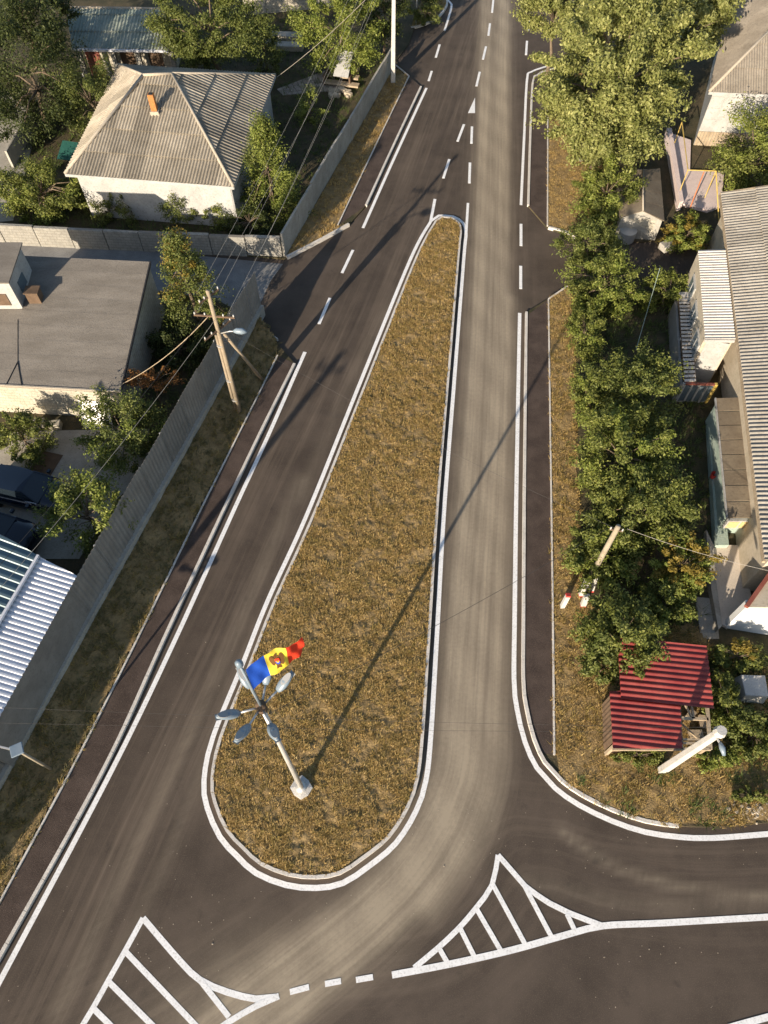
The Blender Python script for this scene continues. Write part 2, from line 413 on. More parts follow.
for pts, wd, am in [
    ([(505, -40), (502, 100), (500, 250), (496, 400), (488, 560), (480, 700), (468, 790), (432, 870), (370, 935), (250, 1040), (150, 1120)], .52, .85),
    ([(487, -40), (484, 100), (480, 250), (472, 400), (460, 560), (452, 700), (444, 770), (416, 838), (356, 905), (250, 985), (130, 1100)], .44, .72),
    ([(497, -40), (493, 100), (490, 250), (486, 400), (476, 560), (467, 700), (460, 780), (425, 855), (365, 920), (250, 1012)], 1.2, .34),
    ([(508, 300), (506, 500), (500, 650), (498, 780), (470, 850), (430, 905)], .45, .40),
    ([(300, 480), (215, 680), (130, 860), (60, 1010)], .30, .20), ([(330, 480), (245, 660), (170, 850), (100, 990)], .28, .16),
    ([(560, 830), (620, 870), (700, 890), (790, 897)], .16, .30), ([(250, 985), (120, 1080)], 1.6, .25),
    ([(440, 250), (380, 320), (300, 500)], .3, .12), ([(520, 880), (640, 905), (790, 905)], .25, .15)]:
    dust += dust_band(P2, pts, wd, am)
dust = np.clip(dust, 0, .92) * (0.9 + .1 * np.sin(P2[:, 1] * 1.7 + P2[:, 0] * 3.1))
def put(name, val):
    at_ = road.data.attributes.new(name, 'FLOAT', 'POINT'); at_.data.foreach_set('value', np.asarray(val, np.float32))
put('dust', dust)
def lane_coords(P, path):
    best = np.full(len(P), 1e9); sg = np.zeros(len(P)); al = np.zeros(len(P)); acc = 0
    for i in range(len(path) - 1):
        a_ = np.array(path[i]); b_ = np.array(path[i + 1]); d = b_ - a_; L = math.hypot(*d)
        tt = ((P - a_) @ d) / (L * L); tc = np.clip(tt, 0 if i else -50, 1 if i < len(path) - 2 else 50); q = a_ + tc[:, None] * d
        ds = np.hypot(*(P - q).T); k = ds < best
        best[k] = ds[k]; cr = d[0] * (P[:, 1] - a_[1]) - d[1] * (P[:, 0] - a_[0]); sg[k] = np.sign(cr[k]) * ds[k]; al[k] = acc + tc[k] * L
        acc += L
    return sg, al
LANES = [[(497, -40), (493, 100), (490, 250), (486, 400), (476, 560), (467, 700), (460, 780), (425, 855), (365, 920), (250, 1012), (100, 1130)],
         [(480, 0), (430, 150), (370, 300), (300, 450), (215, 640), (140, 800), (60, 980), (0, 1100)],
         [(860, 872), (700, 880), (600, 868), (520, 850), (440, 930), (300, 960), (100, 1060)]]
for k, pts in enumerate(LANES):
    sg, al = lane_coords(P2, smooth_path(XY(pts), 1.0)); put('across%d' % k, sg); put('along%d' % k, al)
    put('near%d' % k, np.exp(-(sg / [2.0, 2.3, 2.2][k]) ** 2) * (1 if k < 2 else .8))

m_lane = M('lane_concrete', L3(.17, .165, .16), L3(.24, .235, .225), L3(.10, .095, .09), .9, 12, .92)
tag(MB().prism([Vector((-39, 33.8)), Vector((-13, 32.2)), Vector((-9.2, 31.4))] + XY([(250, 316), (262, 300), (270, 282), (283, 264), (140, 250), (0, 243)]) + [Vector((-39, 38.7))], -.02, .006).build('side_street', m_lane), kind='structure')
# kerb lines (plan)
KL = smooth_path(XY([(-130, 1190), (0, 960), (106, 768), (165, 640), (224, 512), (260, 436), (295, 365)]))      # left kerb, going north
TL = smooth_path(XY([(-110, 1110), (0, 905), (74, 768), (135, 647), (201, 512), (252, 410), (278, 357)]))
KU = smooth_path(XY([(366, 207), (392, 150), (421, 88)]))
TU = smooth_path(XY([(338, 227), (372, 155), (409, 78)]))
LINE_R = [(519.7, 313), (518, 400), (516, 512), (514.7, 612), (514, 679), (517, 709), (525, 742), (537, 768), (555, 788), (579, 805), (612, 821), (645, 832), (679, 837), (712, 838), (768, 834), (860, 826)]
LR = smooth_path(XY(LINE_R))
KR = offset(LR, .36)                                                                                          # right lower kerb, going south then east
TR = smooth_path(XY([(548, 301), (550, 450), (552, 600), (553.5, 756)]))
LRU = smooth_path(XY([(521, 205), (524, 140), (527, 80), (531, 72), (546, 66.5)]), .4)
KRU = smooth_path(XY([(528, 207), (530, 140), (532.5, 84), (537, 77), (548, 71.5), (580, 66)]), .4)
TRU = smooth_path(XY([(547, 228), (547.3, 170), (547.5, 92), (549, 82)]))
def block(name, poly, z, m):
    return tag(MB().prism([(p[0], p[1]) for p in poly], -.05, z).build(name, m), kind='structure')
ZB = .10
L1 = [p for p in KL] + XY([(278, 345), (247, 318)]) + [Vector((-9.4, 31.6)), Vector((-13, 32.4)), Vector((-39, 34.0)), Vector((-39, -13.5)), Vector((-22, -13.5))]
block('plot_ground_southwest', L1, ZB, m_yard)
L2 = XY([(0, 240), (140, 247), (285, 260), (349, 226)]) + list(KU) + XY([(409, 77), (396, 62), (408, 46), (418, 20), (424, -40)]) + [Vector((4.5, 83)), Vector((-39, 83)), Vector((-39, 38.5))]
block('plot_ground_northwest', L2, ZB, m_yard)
L3p = XY([(411, 29), (420, 27), (436, 20), (445, 10), (447, 3), (444, -6), (430, -20)])
block('verge_north', L3p, ZB + .01, m_soil)
R1 = list(KR) + [Vector((38, KR[-1].y + .3)), Vector((38, 33.6)), Vector((19, 33.9))] + XY([(640, 279), (567, 288), (548, 300), (530, 311)])
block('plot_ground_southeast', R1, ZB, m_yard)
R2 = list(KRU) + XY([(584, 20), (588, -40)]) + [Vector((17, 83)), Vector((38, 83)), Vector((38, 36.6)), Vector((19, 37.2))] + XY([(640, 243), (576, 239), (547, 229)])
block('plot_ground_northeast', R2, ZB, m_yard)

ISL_LINE = smooth_path(XY([(431, 221), (411, 258), (360, 383), (308, 512), (268, 600), (243, 663), (213, 737), (204, 780), (207, 807), (220, 837), (237, 856), (256, 873), (286, 885), (316, 888),
                (343, 883), (369, 866), (396, 843), (416, 811), (426, 780), (431, 733), (437, 633), (444, 512), (454, 384), (464, 256), (466, 233), (463, 223), (453, 216.5), (439, 215.5)]), .4)
ISL_K = offset(ISL_LINE, .33, True)
isl = block('traffic_island', offset(ISL_LINE, .38, True), .11, m_soil)
ISL_IN = offset(ISL_LINE, .46, True)

def kerb(name, path, w_=.15, h=.15, closed=False, parent=None):
    """kerb laid as one metre stones with joints"""
    mb = MB(); P_ = list(path) + ([path[0]] if closed else [])
    d = 0; cur = [P_[0]]; segs = []
    for i in range(1, len(P_)):
        cur.append(P_[i]); d += (P_[i] - P_[i - 1]).length
        if d > .95: segs.append(cur); cur = [P_[i]]; d = 0
    if len(cur) > 1: segs.append(cur)
    for s in segs:
        a0 = (s[1] - s[0]).normalized() * .006; s2 = [s[0] + a0] + s[1:-1] + [s[-1] - (s[-1] - s[-2]).normalized() * .006]
        dz = random.uniform(-.004, .004); q = strip(s2, w_ + random.uniform(-.006, .006), -.02, h + dz); mb.add(q.v, q.f)
    return tag(mb.build(name, m_kerb, parent), kind='structure')
kerb('kerb_island', ISL_K, .12, .15, True)
kerb('kerb_west', offset(KL, .02), .13, .15)
kerb('kerb_northwest', KU, .13, .15)
kerb('kerb_southeast', [p for p in KR if p.x < G(682, 829).x], .13, .15)
kerb('kerb_northeast', KRU, .13, .15)
kerb('kerb_verge_north', smooth_path(XY([(411, 29), (420, 27), (436, 20), (445, 10), (447, 3), (444, -6)]), .4), .14, .16)
for i, (nm, p) in enumerate([('path_edging_west', TL), ('path_edging_northwest', TU), ('path_edging_east', TR), ('path_edging_northeast', TRU)]):
    kerb(nm, p, .07, .17)
kerb('path_edging_end_northwest', smooth_path(XY([(287, 259), (318, 243), (349, 226)])), .16, .19)
kerb('path_edging_end_east', smooth_path(XY([(548, 301), (567, 288)])), .08, .18)
kerb('path_edging_end_northeast', smooth_path(XY([(548, 229), (563, 233), (577, 239)])), .14, .18)
kerb('path_edging_top_northwest', smooth_path(XY([(409, 78), (402, 72), (394, 66)])), .07, .17)
kerb('path_edging_end_west', smooth_path(XY([(246, 321), (262, 330), (278, 341)])), .07, .18)
def footpath(name, A, B):
    poly = list(A) + list(reversed(B))
    return tag(MB().prism([(p.x, p.y) for p in poly], 0, ZB + .006).build(name, m_foot), kind='structure')
footpath('footpath_west', KL, TL)
footpath('footpath_northwest', KU, TU)
KRl = [p for p in KR if p.y > TR[-1].y and p.x < 8]
footpath('footpath_east', KRl, TR)
footpath('footpath_northeast', KRU[:-6], TRU)

# ------------------------------------------------------------------ painted markings: each one lies 5 mm above the asphalt
PZ = [0]
def paint(pts, w_, smooth=True, closed=False, name='road_marking'):
    p = pts if isinstance(pts[0], Vector) else (smooth_path(XY(pts), .4) if smooth else XY(pts))
    PZ[0] += 1; o = strip(p, w_, .001, .004 + .0006 * (PZ[0] % 23), closed).build(name, m_paint, road); return o
paint(ISL_LINE, .19, closed=True)
paint([(430.5, 222), (435, 199)], .18); paint([(466.2, 232), (468, 203)], .16)
paint([(-70, 1112), (0, 981), (113, 768), (175, 640), (233, 512), (268, 436), (305, 352)], .19)
paint([(363, 228), (392, 163), (426.5, 88)], .18)
paint(LR, .19); paint(LRU, .17)
for a_, b_ in [((342, 273), (353, 250)), ((319, 324), (330, 298)), ((428.6, 81), (431.8, 71)), ((435.8, 57.6), (439.7, 44.5)),
               ((492, 12.7), (493.4, 0)), ((488.4, 35.7), (490, 23.4)), ((482.9, 59.6), (486, 46.5)), ((476.4, 86.3), (479.8, 71.9)),
               ((457.5, 141.6), (464, 124.4)), ((471.4, 143.7), (472, 126.6)), ((443.3, 178.3), (449.3, 159.3)), ((469.3, 183.3), (470, 162.7)),
               ((521, 224), (521, 246)), ((520.7, 266), (520.7, 289)), ((526, 55), (527, 41)), ((528, 31), (529, 19)), ((494.5, -10), (496, -22))]:
    paint([a_, b_], .17)
paint([(444.6, 30.6), (451.3, 7.8), (450.5, 3), (445, -3)], .17)
MB().prism([(p.x, p.y) for p in XY([(468, 113), (475, 113), (475, 97.7)])], .001, .006).build('road_marking', m_paint, road)
# hatched islands at the junction
paint([(70, 1046), (93, 1008), (108, 981), (125, 951), (143, 918)], .18)
paint([(143, 918), (180, 961), (200, 980), (227, 992), (256, 999), (277, 997)], .19)
paint([(125, 951), (197, 1027)], .17); paint([(108, 981), (156, 1029)], .17); paint([(93, 1008), (116, 1031)], .17)
paint([(200, 980), (229, 1017)], .17); paint([(200, 1042), (227, 1023), (256, 1006), (279, 996)], .18)
for a_, b_ in [((290, 992), (309, 987)), ((325, 984), (341, 981)), ((356, 980), (373, 977))]: paint([a_, b_], .17)
paint([(392, 975), (450, 964), (512, 950), (562, 936), (602, 926), (662, 923), (768, 917), (860, 912)], .20)
paint([(498, 855), (492, 885), (476, 908), (459, 928), (438, 948), (414, 968)], .17)
paint([(498, 855), (512, 871), (525, 886), (549, 903), (569, 913), (603, 926)], .18)
for a_, b_ in [((493, 885), (525, 944)), ((476, 908), (501, 951)), ((460, 928), (474, 956)), ((439, 948), (447, 962)), ((524, 885), (551, 936)), ((567, 914), (575, 931))]:
    paint([a_, b_], .16)
paint([(728, 1028), (768, 1017), (800, 1010)], .19)

# ------------------------------------------------------------------ loose gravel swept to the sides of the carriageway
def gravel(name, label, paths, n, spread):
    Vg, Fg = [], []
    for k in range(n):
        p = random.choice(paths); i = random.randrange(len(p) - 1); c = p[i].lerp(p[i + 1], random.random()); c = c + Vector((random.gauss(0, spread), random.gauss(0, spread)))
        r_ = random.uniform(.010, .022) * (2.0 if random.random() < .04 else 1); b = len(Vg); a_ = random.uniform(0, 6.28)
        for j in range(5): Vg.append((c.x + r_ * math.cos(a_ + j * 1.257) * random.uniform(.7, 1.2), c.y + r_ * math.sin(a_ + j * 1.257) * random.uniform(.7, 1.2), .002))
        Vg.append((c.x, c.y, r_ * random.uniform(.6, 1.1)))
        Fg += [(b + j, b + (j + 1) % 5, b + 5) for j in range(5)]
    return tag(mesh_np(name, Vg, Fg, m_rubble), label, 'gravel', kind='stuff')
gravel('gravel', 'loose pale grit scattered on the asphalt around the junction', [smooth_path(XY(q_)) for q_ in ([(230, 905), (180, 900), (160, 930), (215, 915)], [(400, 690), (445, 800), (500, 840), (540, 800)], [(240, 880), (330, 905), (420, 870), (450, 800)], [(600, 850), (700, 860), (768, 880)], [(0, 1000), (120, 840), (220, 620)], [(560, 960), (700, 970), (768, 1000)])], 200, .9)

# ------------------------------------------------------------------ grass
def vnoise(P, scale, seed):
    r = np.random.default_rng(seed).random((128, 128)); x, y = P[:, 0] / scale, P[:, 1] / scale
    xi, yi = np.floor(x).astype(int), np.floor(y).astype(int); fx, fy = x - xi, y - yi
    fx = fx * fx * (3 - 2 * fx); fy = fy * fy * (3 - 2 * fy); g_ = lambda a_, b_: r[a_ % 128, b_ % 128]
    return (g_(xi, yi) * (1 - fx) + g_(xi + 1, yi) * fx) * (1 - fy) + (g_(xi, yi + 1) * (1 - fx) + g_(xi + 1, yi + 1) * fx) * fy
def lumps(P):
    return .45 * vnoise(P, .26, 1) + .45 * vnoise(P, .14, 2) + .12 * vnoise(P, 1.3, 3)
def turf(name, poly, step, amp, mat_, zf):
    poly = [(p[0], p[1]) for p in poly]
    x0, x1 = min(p[0] for p in poly), max(p[0] for p in poly); y0, y1 = min(p[1] for p in poly), max(p[1] for p in poly)
    xs, ys = np.arange(x0, x1 + step, step), np.arange(y0, y1 + step, step); A_, B_ = np.meshgrid(xs, ys)
    P = np.stack([A_.ravel(), B_.ravel()], 1); ins_ = in_poly(P, poly)
    edge = np.clip(seg_dist(P, poly + [poly[0]]) / .25, 0, 1) * ins_
    zz_ = zf(P) if callable(zf) else np.full(len(P), zf)
    Vt = np.stack([P[:, 0], P[:, 1], zz_ + amp * (lumps(P) - .45) * edge + .02 * (edge > 0)], 1)
    n_ = len(xs); q_ = (np.arange(len(ys) - 1)[:, None] * n_ + np.arange(n_ - 1)[None, :]).ravel()
    F_ = np.stack([q_, q_ + 1, q_ + n_ + 1, q_ + n_], 1); F_ = F_[ins_[F_].all(1)]
    used = np.unique(F_); mp_ = np.full(len(Vt), -1); mp_[used] = np.arange(len(used))
    o = mesh_np(name, Vt[used], mp_[F_], mat_); o.data.polygons.foreach_set('use_smooth', [True] * len(o.data.polygons)); return o
def grass(name, poly, dens, h, mat_, label, parent=None, blades=10, spread=.11, mask=None, z=.10, cut=None, zf=None, amp=.09):
    poly = [(p[0], p[1]) for p in poly]
    x0, x1 = min(p[0] for p in poly), max(p[0] for p in poly); y0, y1 = min(p[1] for p in poly), max(p[1] for p in poly)
    n = int((x1 - x0) * (y1 - y0) * dens); P = np.stack([rng.uniform(x0, x1, n), rng.uniform(y0, y1, n)], 1)
    P = P[in_poly(P, poly)]
    # clumpy: tufts drop out where a coarse wave pattern is low
    fld = np.sin(P[:, 0] * 3.1 + 1.7 * np.sin(P[:, 1] * 2.3)) + np.sin(P[:, 1] * 3.7 + 1.3 * np.sin(P[:, 0] * 2.9)) + .8 * np.sin(P[:, 0] * 9.1 + P[:, 1] * 2) * np.sin(P[:, 1] * 8.3)
    P = P[rng.uniform(0, 1, len(P)) < np.clip(.62 + fld * .28, .12, 1)]
    if cut is not None: P = P[~in_poly(P, cut)]
    if mask is not None: P = P[mask(P)]
    n = len(P)
    if n == 0: return None
    zb_ = (zf(P) if callable(zf) else np.full(n, z)) + amp * (lumps(P) - .45)
    sz = rng.uniform(.55, 1.25, n)
    an = rng.uniform(0, 2 * np.pi, (n, blades)); lean = rng.uniform(.3, 1.9, (n, blades)); hh = h * sz[:, None] * rng.uniform(.5, 1.1, (n, blades))
    off = spread * sz[:, None] * rng.uniform(0, 1, (n, blades)) ** .5; a2 = rng.uniform(0, 2 * np.pi, (n, blades))
    bx = P[:, None, 0] + off * np.cos(a2); by = P[:, None, 1] + off * np.sin(a2)
    wv = rng.uniform(.010, .022, (n, blades))
    b1 = np.stack([bx - np.sin(an) * wv, by + np.cos(an) * wv, np.broadcast_to(zb_[:, None], bx.shape)], -1)
    b2 = np.stack([bx + np.sin(an) * wv, by - np.cos(an) * wv, np.broadcast_to(zb_[:, None], bx.shape)], -1)
    tp = np.stack([bx + np.cos(an) * lean * hh * 1.1, by + np.sin(an) * lean * hh * 1.1, zb_[:, None] + hh], -1)
    VV = np.stack([b1, b2, tp], 2).reshape(-1, 3)
    o = mesh_np(name, VV, np.arange(len(VV)).reshape(-1, 3), mat_, parent)
    return tag(o, label, 'grass', kind='stuff')
tag(turf('island_turf', ISL_IN, .06, .13, m_soil, .12), kind='structure')
grass('island_grass', offset(ISL_LINE, .42, True), 175, .085, gr_dry, 'dry straw coloured grass covering the long teardrop traffic island', z=.125, amp=.13, spread=.09)
grass('island_grass', ISL_IN, 40, .10, gr_olive, 'olive brown tufts scattered through the traffic island grass', z=.125, amp=.13, spread=.08)

# verge polygons
FENCE = [G(-75, 925).to_2d(), G(20, 745).to_2d(), G(77, 635).to_2d(), G(147, 512).to_2d(), G(187, 443).to_2d(), G(217, 368).to_2d(), G(247, 318).to_2d()]
FZ = .45
f0 = G(20, 745, FZ).to_2d(); fd = (G(187, 443, FZ).to_2d() - f0).normalized(); FA = math.atan2(fd.x, fd.y)
def fence_pt(s): return f0 + fd * s
VL = [fence_pt(-14), fence_pt(24.4)] + XY([(278, 342)]) + list(reversed(TL))
def bank_z(P):                                 # the verge climbs from the path edging to the fence
    d = seg_dist(P, [tuple(p) for p in TL]); return ZB + .008 + (FZ - ZB) * np.clip(d / 2.5, 0, 1) ** 1.2
tag(turf('verge_west', VL, .12, .09, m_soil, bank_z), kind='structure')
grass('verge_grass', VL, 46, .13, gr_dark, 'dull olive grass on the verge along the grey metal fence', zf=bank_z)
grass('verge_grass', VL, 14, .15, gr_olive, 'yellowed tufts on the verge along the grey metal fence', zf=bank_z)
WU0, WU1 = G(286, 258).to_2d(), G(393, 70).to_2d()
VU = [WU0, WU1] + XY([(409, 78)]) + list(reversed(TU)) + XY([(349, 226)])
tag(MB().prism([(p.x, p.y) for p in VU], .02, ZB + .008).build('verge_northwest', m_soil), kind='structure')
grass('verge_grass', VU, 34, .13, gr_dry, 'dry grass between the concrete panel wall and the footpath', z=.108)
grass('verge_grass', L3p, 40, .16, gr_olive, 'grass on the small rounded verge at the top of the road', z=.11)
VR = list(TR) + [p for p in KR if p.y <= TR[-1].y + .1 and p.x > TR[-1].x] + [Vector((38, 7.2)), Vector((14, 10.2)), Vector((13.0, 12.0))] + XY([(625, 645), (585, 600), (578, 480), (574, 300), (567, 288)])
tag(turf('verge_east', [p for p in VR if p[0] < 20], .11, .12, m_soil, ZB + .01), kind='structure')
grass('verge_grass', VR, 90, .10, gr_dry, 'dry straw grass on the verge beside the right footpath', z=.108, mask=lambda P: P[:, 0] < 19)
grass('verge_grass', VR, 16, .17, gr_olive, 'olive tufts on the verge beside the right footpath', z=.108, mask=lambda P: P[:, 0] < 19)
GW = XY([(600, 640), (600, 740), (575, 790), (640, 828), (800, 826), (800, 735), (720, 745), (640, 752), (612, 752), (606, 690)])
grass('weeds', GW, 22, .22, gr_green, 'green weeds around the red roofed shed', z=.108, blades=12, spread=.16,
      mask=lambda P: (np.sin(P[:, 0] * 1.9 + 1) * np.sin(P[:, 1] * 2.3 + .5) > .25))
VRU = list(TRU) + XY([(600, 70), (640, 160), (620, 200), (610, 232), (577, 239)])
tag(turf('verge_northeast', VRU, .12, .10, m_soil, ZB + .01), kind='structure')
grass('verge_grass', VRU, 80, .09, gr_dry, 'dry brown grass beside the footpath under the big leafy tree', z=.108)
YARDL = XY([(0, 180), (30, 225), (285, 250), (385, 60), (300, 20), (120, 15)])
grass('yard_grass', YARDL, 10, .25, gr_green, 'green weeds in the garden of the hip roofed house', z=.10, blades=9, spread=.2)
YARDR = XY([(590, 300), (690, 300), (712, 500), (700, 640), (600, 640), (590, 500)])
grass('yard_grass', YARDR, 16, .28, gr_green, 'green undergrowth in the shaded garden on the right', z=.10, blades=9, spread=.2)
GBR = XY([(700, 655), (800, 640), (800, 770), (715, 760)])
grass('weeds', GBR, 22, .3, gr_green, 'tall green weeds around the pale concrete block', z=.10, blades=12, spread=.2)
grass('yard_grass', [fence_pt(11), fence_pt(22), Vector((-12.2, 31)), Vector((-12.0, 22))], 14, .3, gr_green, 'dark undergrowth behind the grey fence', z=.10, blades=9, spread=.2)

# ------------------------------------------------------------------ roofs
def clip(poly, a_, b_, c_):                    # keep a*u + b*v <= c
    out = []
    for i in range(len(poly)):
        p, q = poly[i], poly[(i + 1) % len(poly)]
        dp, dq = a_ * p[0] + b_ * p[1] - c_, a_ * q[0] + b_ * q[1] - c_
        if dp <= 0: out.append(p)
        if (dp < 0 < dq) or (dq < 0 < dp):
            s = dp / (dp - dq); out.append((p[0] + (q[0] - p[0]) * s, p[1] + (q[1] - p[1]) * s))
    return out
def sheets(parent, poly3, m, sw=1.13, sl=1.7, pitch=.16, amp=.022, name='roof_sheet', prof='wave', lift=.055, thick=.016, stagger=0.0):
    """corrugated sheets over a planar convex outline; its first edge is the eave, ribs run up the slope"""
    p = [Vector(q) for q in poly3]; o = p[0]; u = (p[1] - p[0]).normalized()
    n = u.cross(p[2] - p[0]).normalized()
    if n.z < 0: n = -n
    v = n.cross(u)
    if (p[2] - p[0]).dot(v) < 0: v = -v
    uv = [((q - o).dot(u), (q - o).dot(v)) for q in p]
    u0, u1 = min(a_[0] for a_ in uv), max(a_[0] for a_ in uv); v0, v1 = min(a_[1] for a_ in uv), max(a_[1] for a_ in uv)
    objs = []
    r = 0; vv = v0
    while vv < v1 - .02:
        ve = min(vv + sl, v1); uu = u0 - (stagger * sw if r % 2 else 0)
        while uu < u1 - .02:
            ue = uu + sw
            c = clip(clip(clip(clip(uv, -1, 0, -uu), 1, 0, ue), 0, -1, -(vv - .05 if r else vv)), 0, 1, ve)
            if len(c) >= 3:
                ca, cb = min(q[0] for q in c), max(q[0] for q in c)
                if cb - ca > .04:
                    step = pitch / 6 if prof == 'wave' else pitch / 8
                    k0 = math.floor(ca / step); us = sorted(set([ca + 1e-4, cb - 1e-4] + [k * step for k in range(k0 + 1, math.ceil(cb / step)) if ca + .004 < k * step < cb - .004]))
                    top = []; jz = random.uniform(0, .006)
                    for x in us:
                        ys = []
                        for i in range(len(c)):
                            (xa, ya), (xb, yb) = c[i], c[(i + 1) % len(c)]
                            if (xa - x) * (xb - x) <= 0 and abs(xa - xb) > 1e-9: ys.append(ya + (yb - ya) * (x - xa) / (xb - xa))
                        if not ys: continue
                        if prof == 'wave': h = amp * math.cos(2 * math.pi * x / pitch)
                        else:
                            fz = (x / pitch) % 1; h = amp if fz < .32 else (-amp if .45 < fz < .87 else (amp - 2 * amp * (fz - .32) / .13 if fz <= .45 else -amp + 2 * amp * (fz - .87) / .13))
                        ya, yb = min(ys), max(ys)
                        def pt(y, lowz):
                            k = 1 - (y - vv) / sl
                            return o + u * x + v * y + n * (h + lift * k + jz - lowz)
                        top.append((pt(ya, 0), pt(yb, 0), pt(ya, thick), pt(yb, thick)))
                    if len(top) > 1:
                        vs0 = [q for tq in top for q in tq]; vs = vs0 + [q for tq in top for q in (tq[0], tq[2])]; fs = []
                        for i in range(len(top) - 1):
                            a4, b4 = 4 * i, 4 * i + 4
                            fs += [(a4, b4, b4 + 1, a4 + 1), (a4 + 2, a4 + 3, b4 + 3, b4 + 2), (len(vs0) + 2 * i, len(vs0) + 2 * i + 1, len(vs0) + 2 * i + 3, len(vs0) + 2 * i + 2)]
                        if (u.cross(v)).dot(n) < 0: fs = [tuple(reversed(f)) for f in fs]
                        objs.append(MB().add(vs, fs).build(name, m, parent, smooth=(prof == 'wave')))
            uu = ue
        vv = ve; r += 1
    return objs
def cap(parent, p, q, r=.10, m=None, name='ridge_cap'):
    p, q = Vector(p), Vector(q); mb = MB().tube([p + Vector((0, 0, .03)), q + Vector((0, 0, .03))], r, 8); return mb.build(name, m or m_ridge, parent, smooth=True)

# ---- house with the hip roof, top left
h1 = thing('hip_roofed_house', 'white house under a grey corrugated hip roof with an orange brick chimney', 'house', loc=(0, 0, 0))
ze = 3.2
A, B, C, D = G(65, 174, ze), G(233.5, 187, ze), G(275.5, 75, ze), G(119, 65, ze)
R1_, R2_ = G(143, 75.5, 5.4), G(172, 74, 5.4)
sheets(h1, [A, B, R2_, R1_], m_slate, 1.13, 1.72, .19, .04)
sheets(h1, [B, C, R2_], m_slate, 1.13, 1.72, .283, .05)
sheets(h1, [D, A, R1_], m_slate, 1.13, 1.72, .283, .05)
sheets(h1, [C, D, R1_, R2_], m_slate, 1.13, 1.72, .19, .04)
for p, q in ((A, R1_), (B, R2_), (C, R2_), (D, R1_), (R1_, R2_)): cap(h1, p, q, .085)
cen = (A + B + C + D) / 4
def inset(p, k): d = (cen - p); d.z = 0; return p + d.normalized() * k
wq = [inset(p, .62) for p in (A, B, C, D)]
wall = MB().prism([(p.x, p.y) for p in wq], 0, 3.16).build('wall', m_white, h1)
MB().slab([p - Vector((0, 0, .06)) for p in (A, B, C, D)], .05).build('soffit', m_white, h1)
for p, q in ((A, B), (B, C), (C, D), (D, A)):
    MB().beam(p - Vector((0, 0, .07)), q - Vector((0, 0, .07)), .06, .16).build('fascia', m_white, h1)
nf = (B - A).cross(R1_ - A).normalized()
cb = on_plane(155, 111, A, nf)
ch = MB().box((cb.x, cb.y, cb.z + .4), (.34, .34, 1.2)).build('chimney', m_brick, h1, bevel=.01)
MB().box((cb.x, cb.y, cb.z + 1.01), (.22, .22, .03)).build('flue', m_black, ch)
MB().box((cb.x, cb.y, cb.z - .12), (.5, .5, .38)).build('flashing', m_ridge, ch)
fdir = (wq[1] - wq[0]).normalized(); fn = Vector((fdir.y, -fdir.x, 0))
MB().tube([wq[1] + fn * .1 + Vector((.1, 0, -.1)), (wq[1].x + fn.x * .1 + .1, wq[1].y + fn.y * .1, .1)], .05).build('downpipe', m_steel, h1)

# ---- outbuilding behind it
ob = thing('outbuilding', 'low outbuilding with a mossy grey corrugated roof and white gutter behind the hip roofed house', 'outbuilding')
ea, eb = G(72, 48.5, 2.6), G(168, 50, 2.6)
rc, rd = G(160, 9, 3.5), G(66, 8, 3.5)
sheets(ob, [ea, eb, rc, rd], m_slate_g, 1.13, 1.72, .24, .045)
cap(ob, rd, rc, .09)
MB().beam(ea - Vector((0, .06, .05)), eb - Vector((0, .06, .05)), .16, .14).build('gutter', m_zinc, ob)
MB().prism([(ea.x + .3, ea.y + 1.2), (eb.x - .3, eb.y + 1.2), (eb.x - .3, rc.y), (ea.x + .3, rd.y)], 0, [2.75, 2.75, 3.35, 3.35]).build('wall', m_lime, ob)
for k in (0, .27, .36, .62, .98):
    p = ea.lerp(eb, k); MB().box((p.x + .25, p.y + .35, 1.25), (.3, .3, 2.5)).build('pier', m_block, ob)
for k in (.13, .5, .8):
    p = ea.lerp(eb, k); MB().box((p.x, p.y + 1.17, 1.05), (1.0, .08, 2.0)).build('door', m_rbrown if k < .2 else m_woodd, ob)

# ---- flat roofed building on the left
fb = thing('flat_roofed_building', 'flat roofed stone building with grey roofing felt and a rooftop dormer', 'building')
FL, FR, BR = G(-60, 381.5, 2.3), G(121, 391.5, 2.3), G(150.5, 262, 3.4)
BL = FL + (BR - FR)
nrm = (FR - FL).cross(BR - FR).normalized(); 
if nrm.z < 0: nrm = -nrm
MB().slab([FL, FR, BR, BL], .16).build('roof_slab', m_felt, fb)
rows = 9
for i in range(rows):
    k0, k1 = i / rows, (i + 1.06) / rows if i < rows - 1 else 1
    q = [FL.lerp(BL, k0), FR.lerp(BR, k0), FR.lerp(BR, k1), FL.lerp(BL, k1)]
    hi = nrm * .016; lo = nrm * .006
    MB().slab([q[0] + lo + hi * .2, q[1] + lo + hi * .2, q[2] + hi, q[3] + hi], .004).build('roofing_strip', m_felt, fb)
ins = .12
def inn(p, dx, dy): return (p.x + dx, p.y + dy)
MB().prism([inn(FL, 0, ins), inn(FR, -ins, ins), inn(BR, -ins, -ins), inn(BL, 0, -ins)], 0, [2.13, 2.13, 3.23, 3.23]).build('wall', m_lime, fb)
MB().prism([inn(FR, -ins - .02, ins + .05), inn(FR, -ins + .05, ins + .05), inn(BR, -ins + .05, -ins - .05), inn(BR, -ins - .02, -ins - .05)], 0, [2.13, 2.13, 3.23, 3.23]).build('side_wall', m_lime, fb)
MB().beam(FR + nrm * .02, BR + nrm * .02, .07, .08).build('roof_edging', m_black, fb)
MB().beam(FL + nrm * .01 - Vector((0, .02, 0)), FR + nrm * .01 - Vector((0, .02, 0)), .08, .08).build('roof_edging', m_ridge, fb)
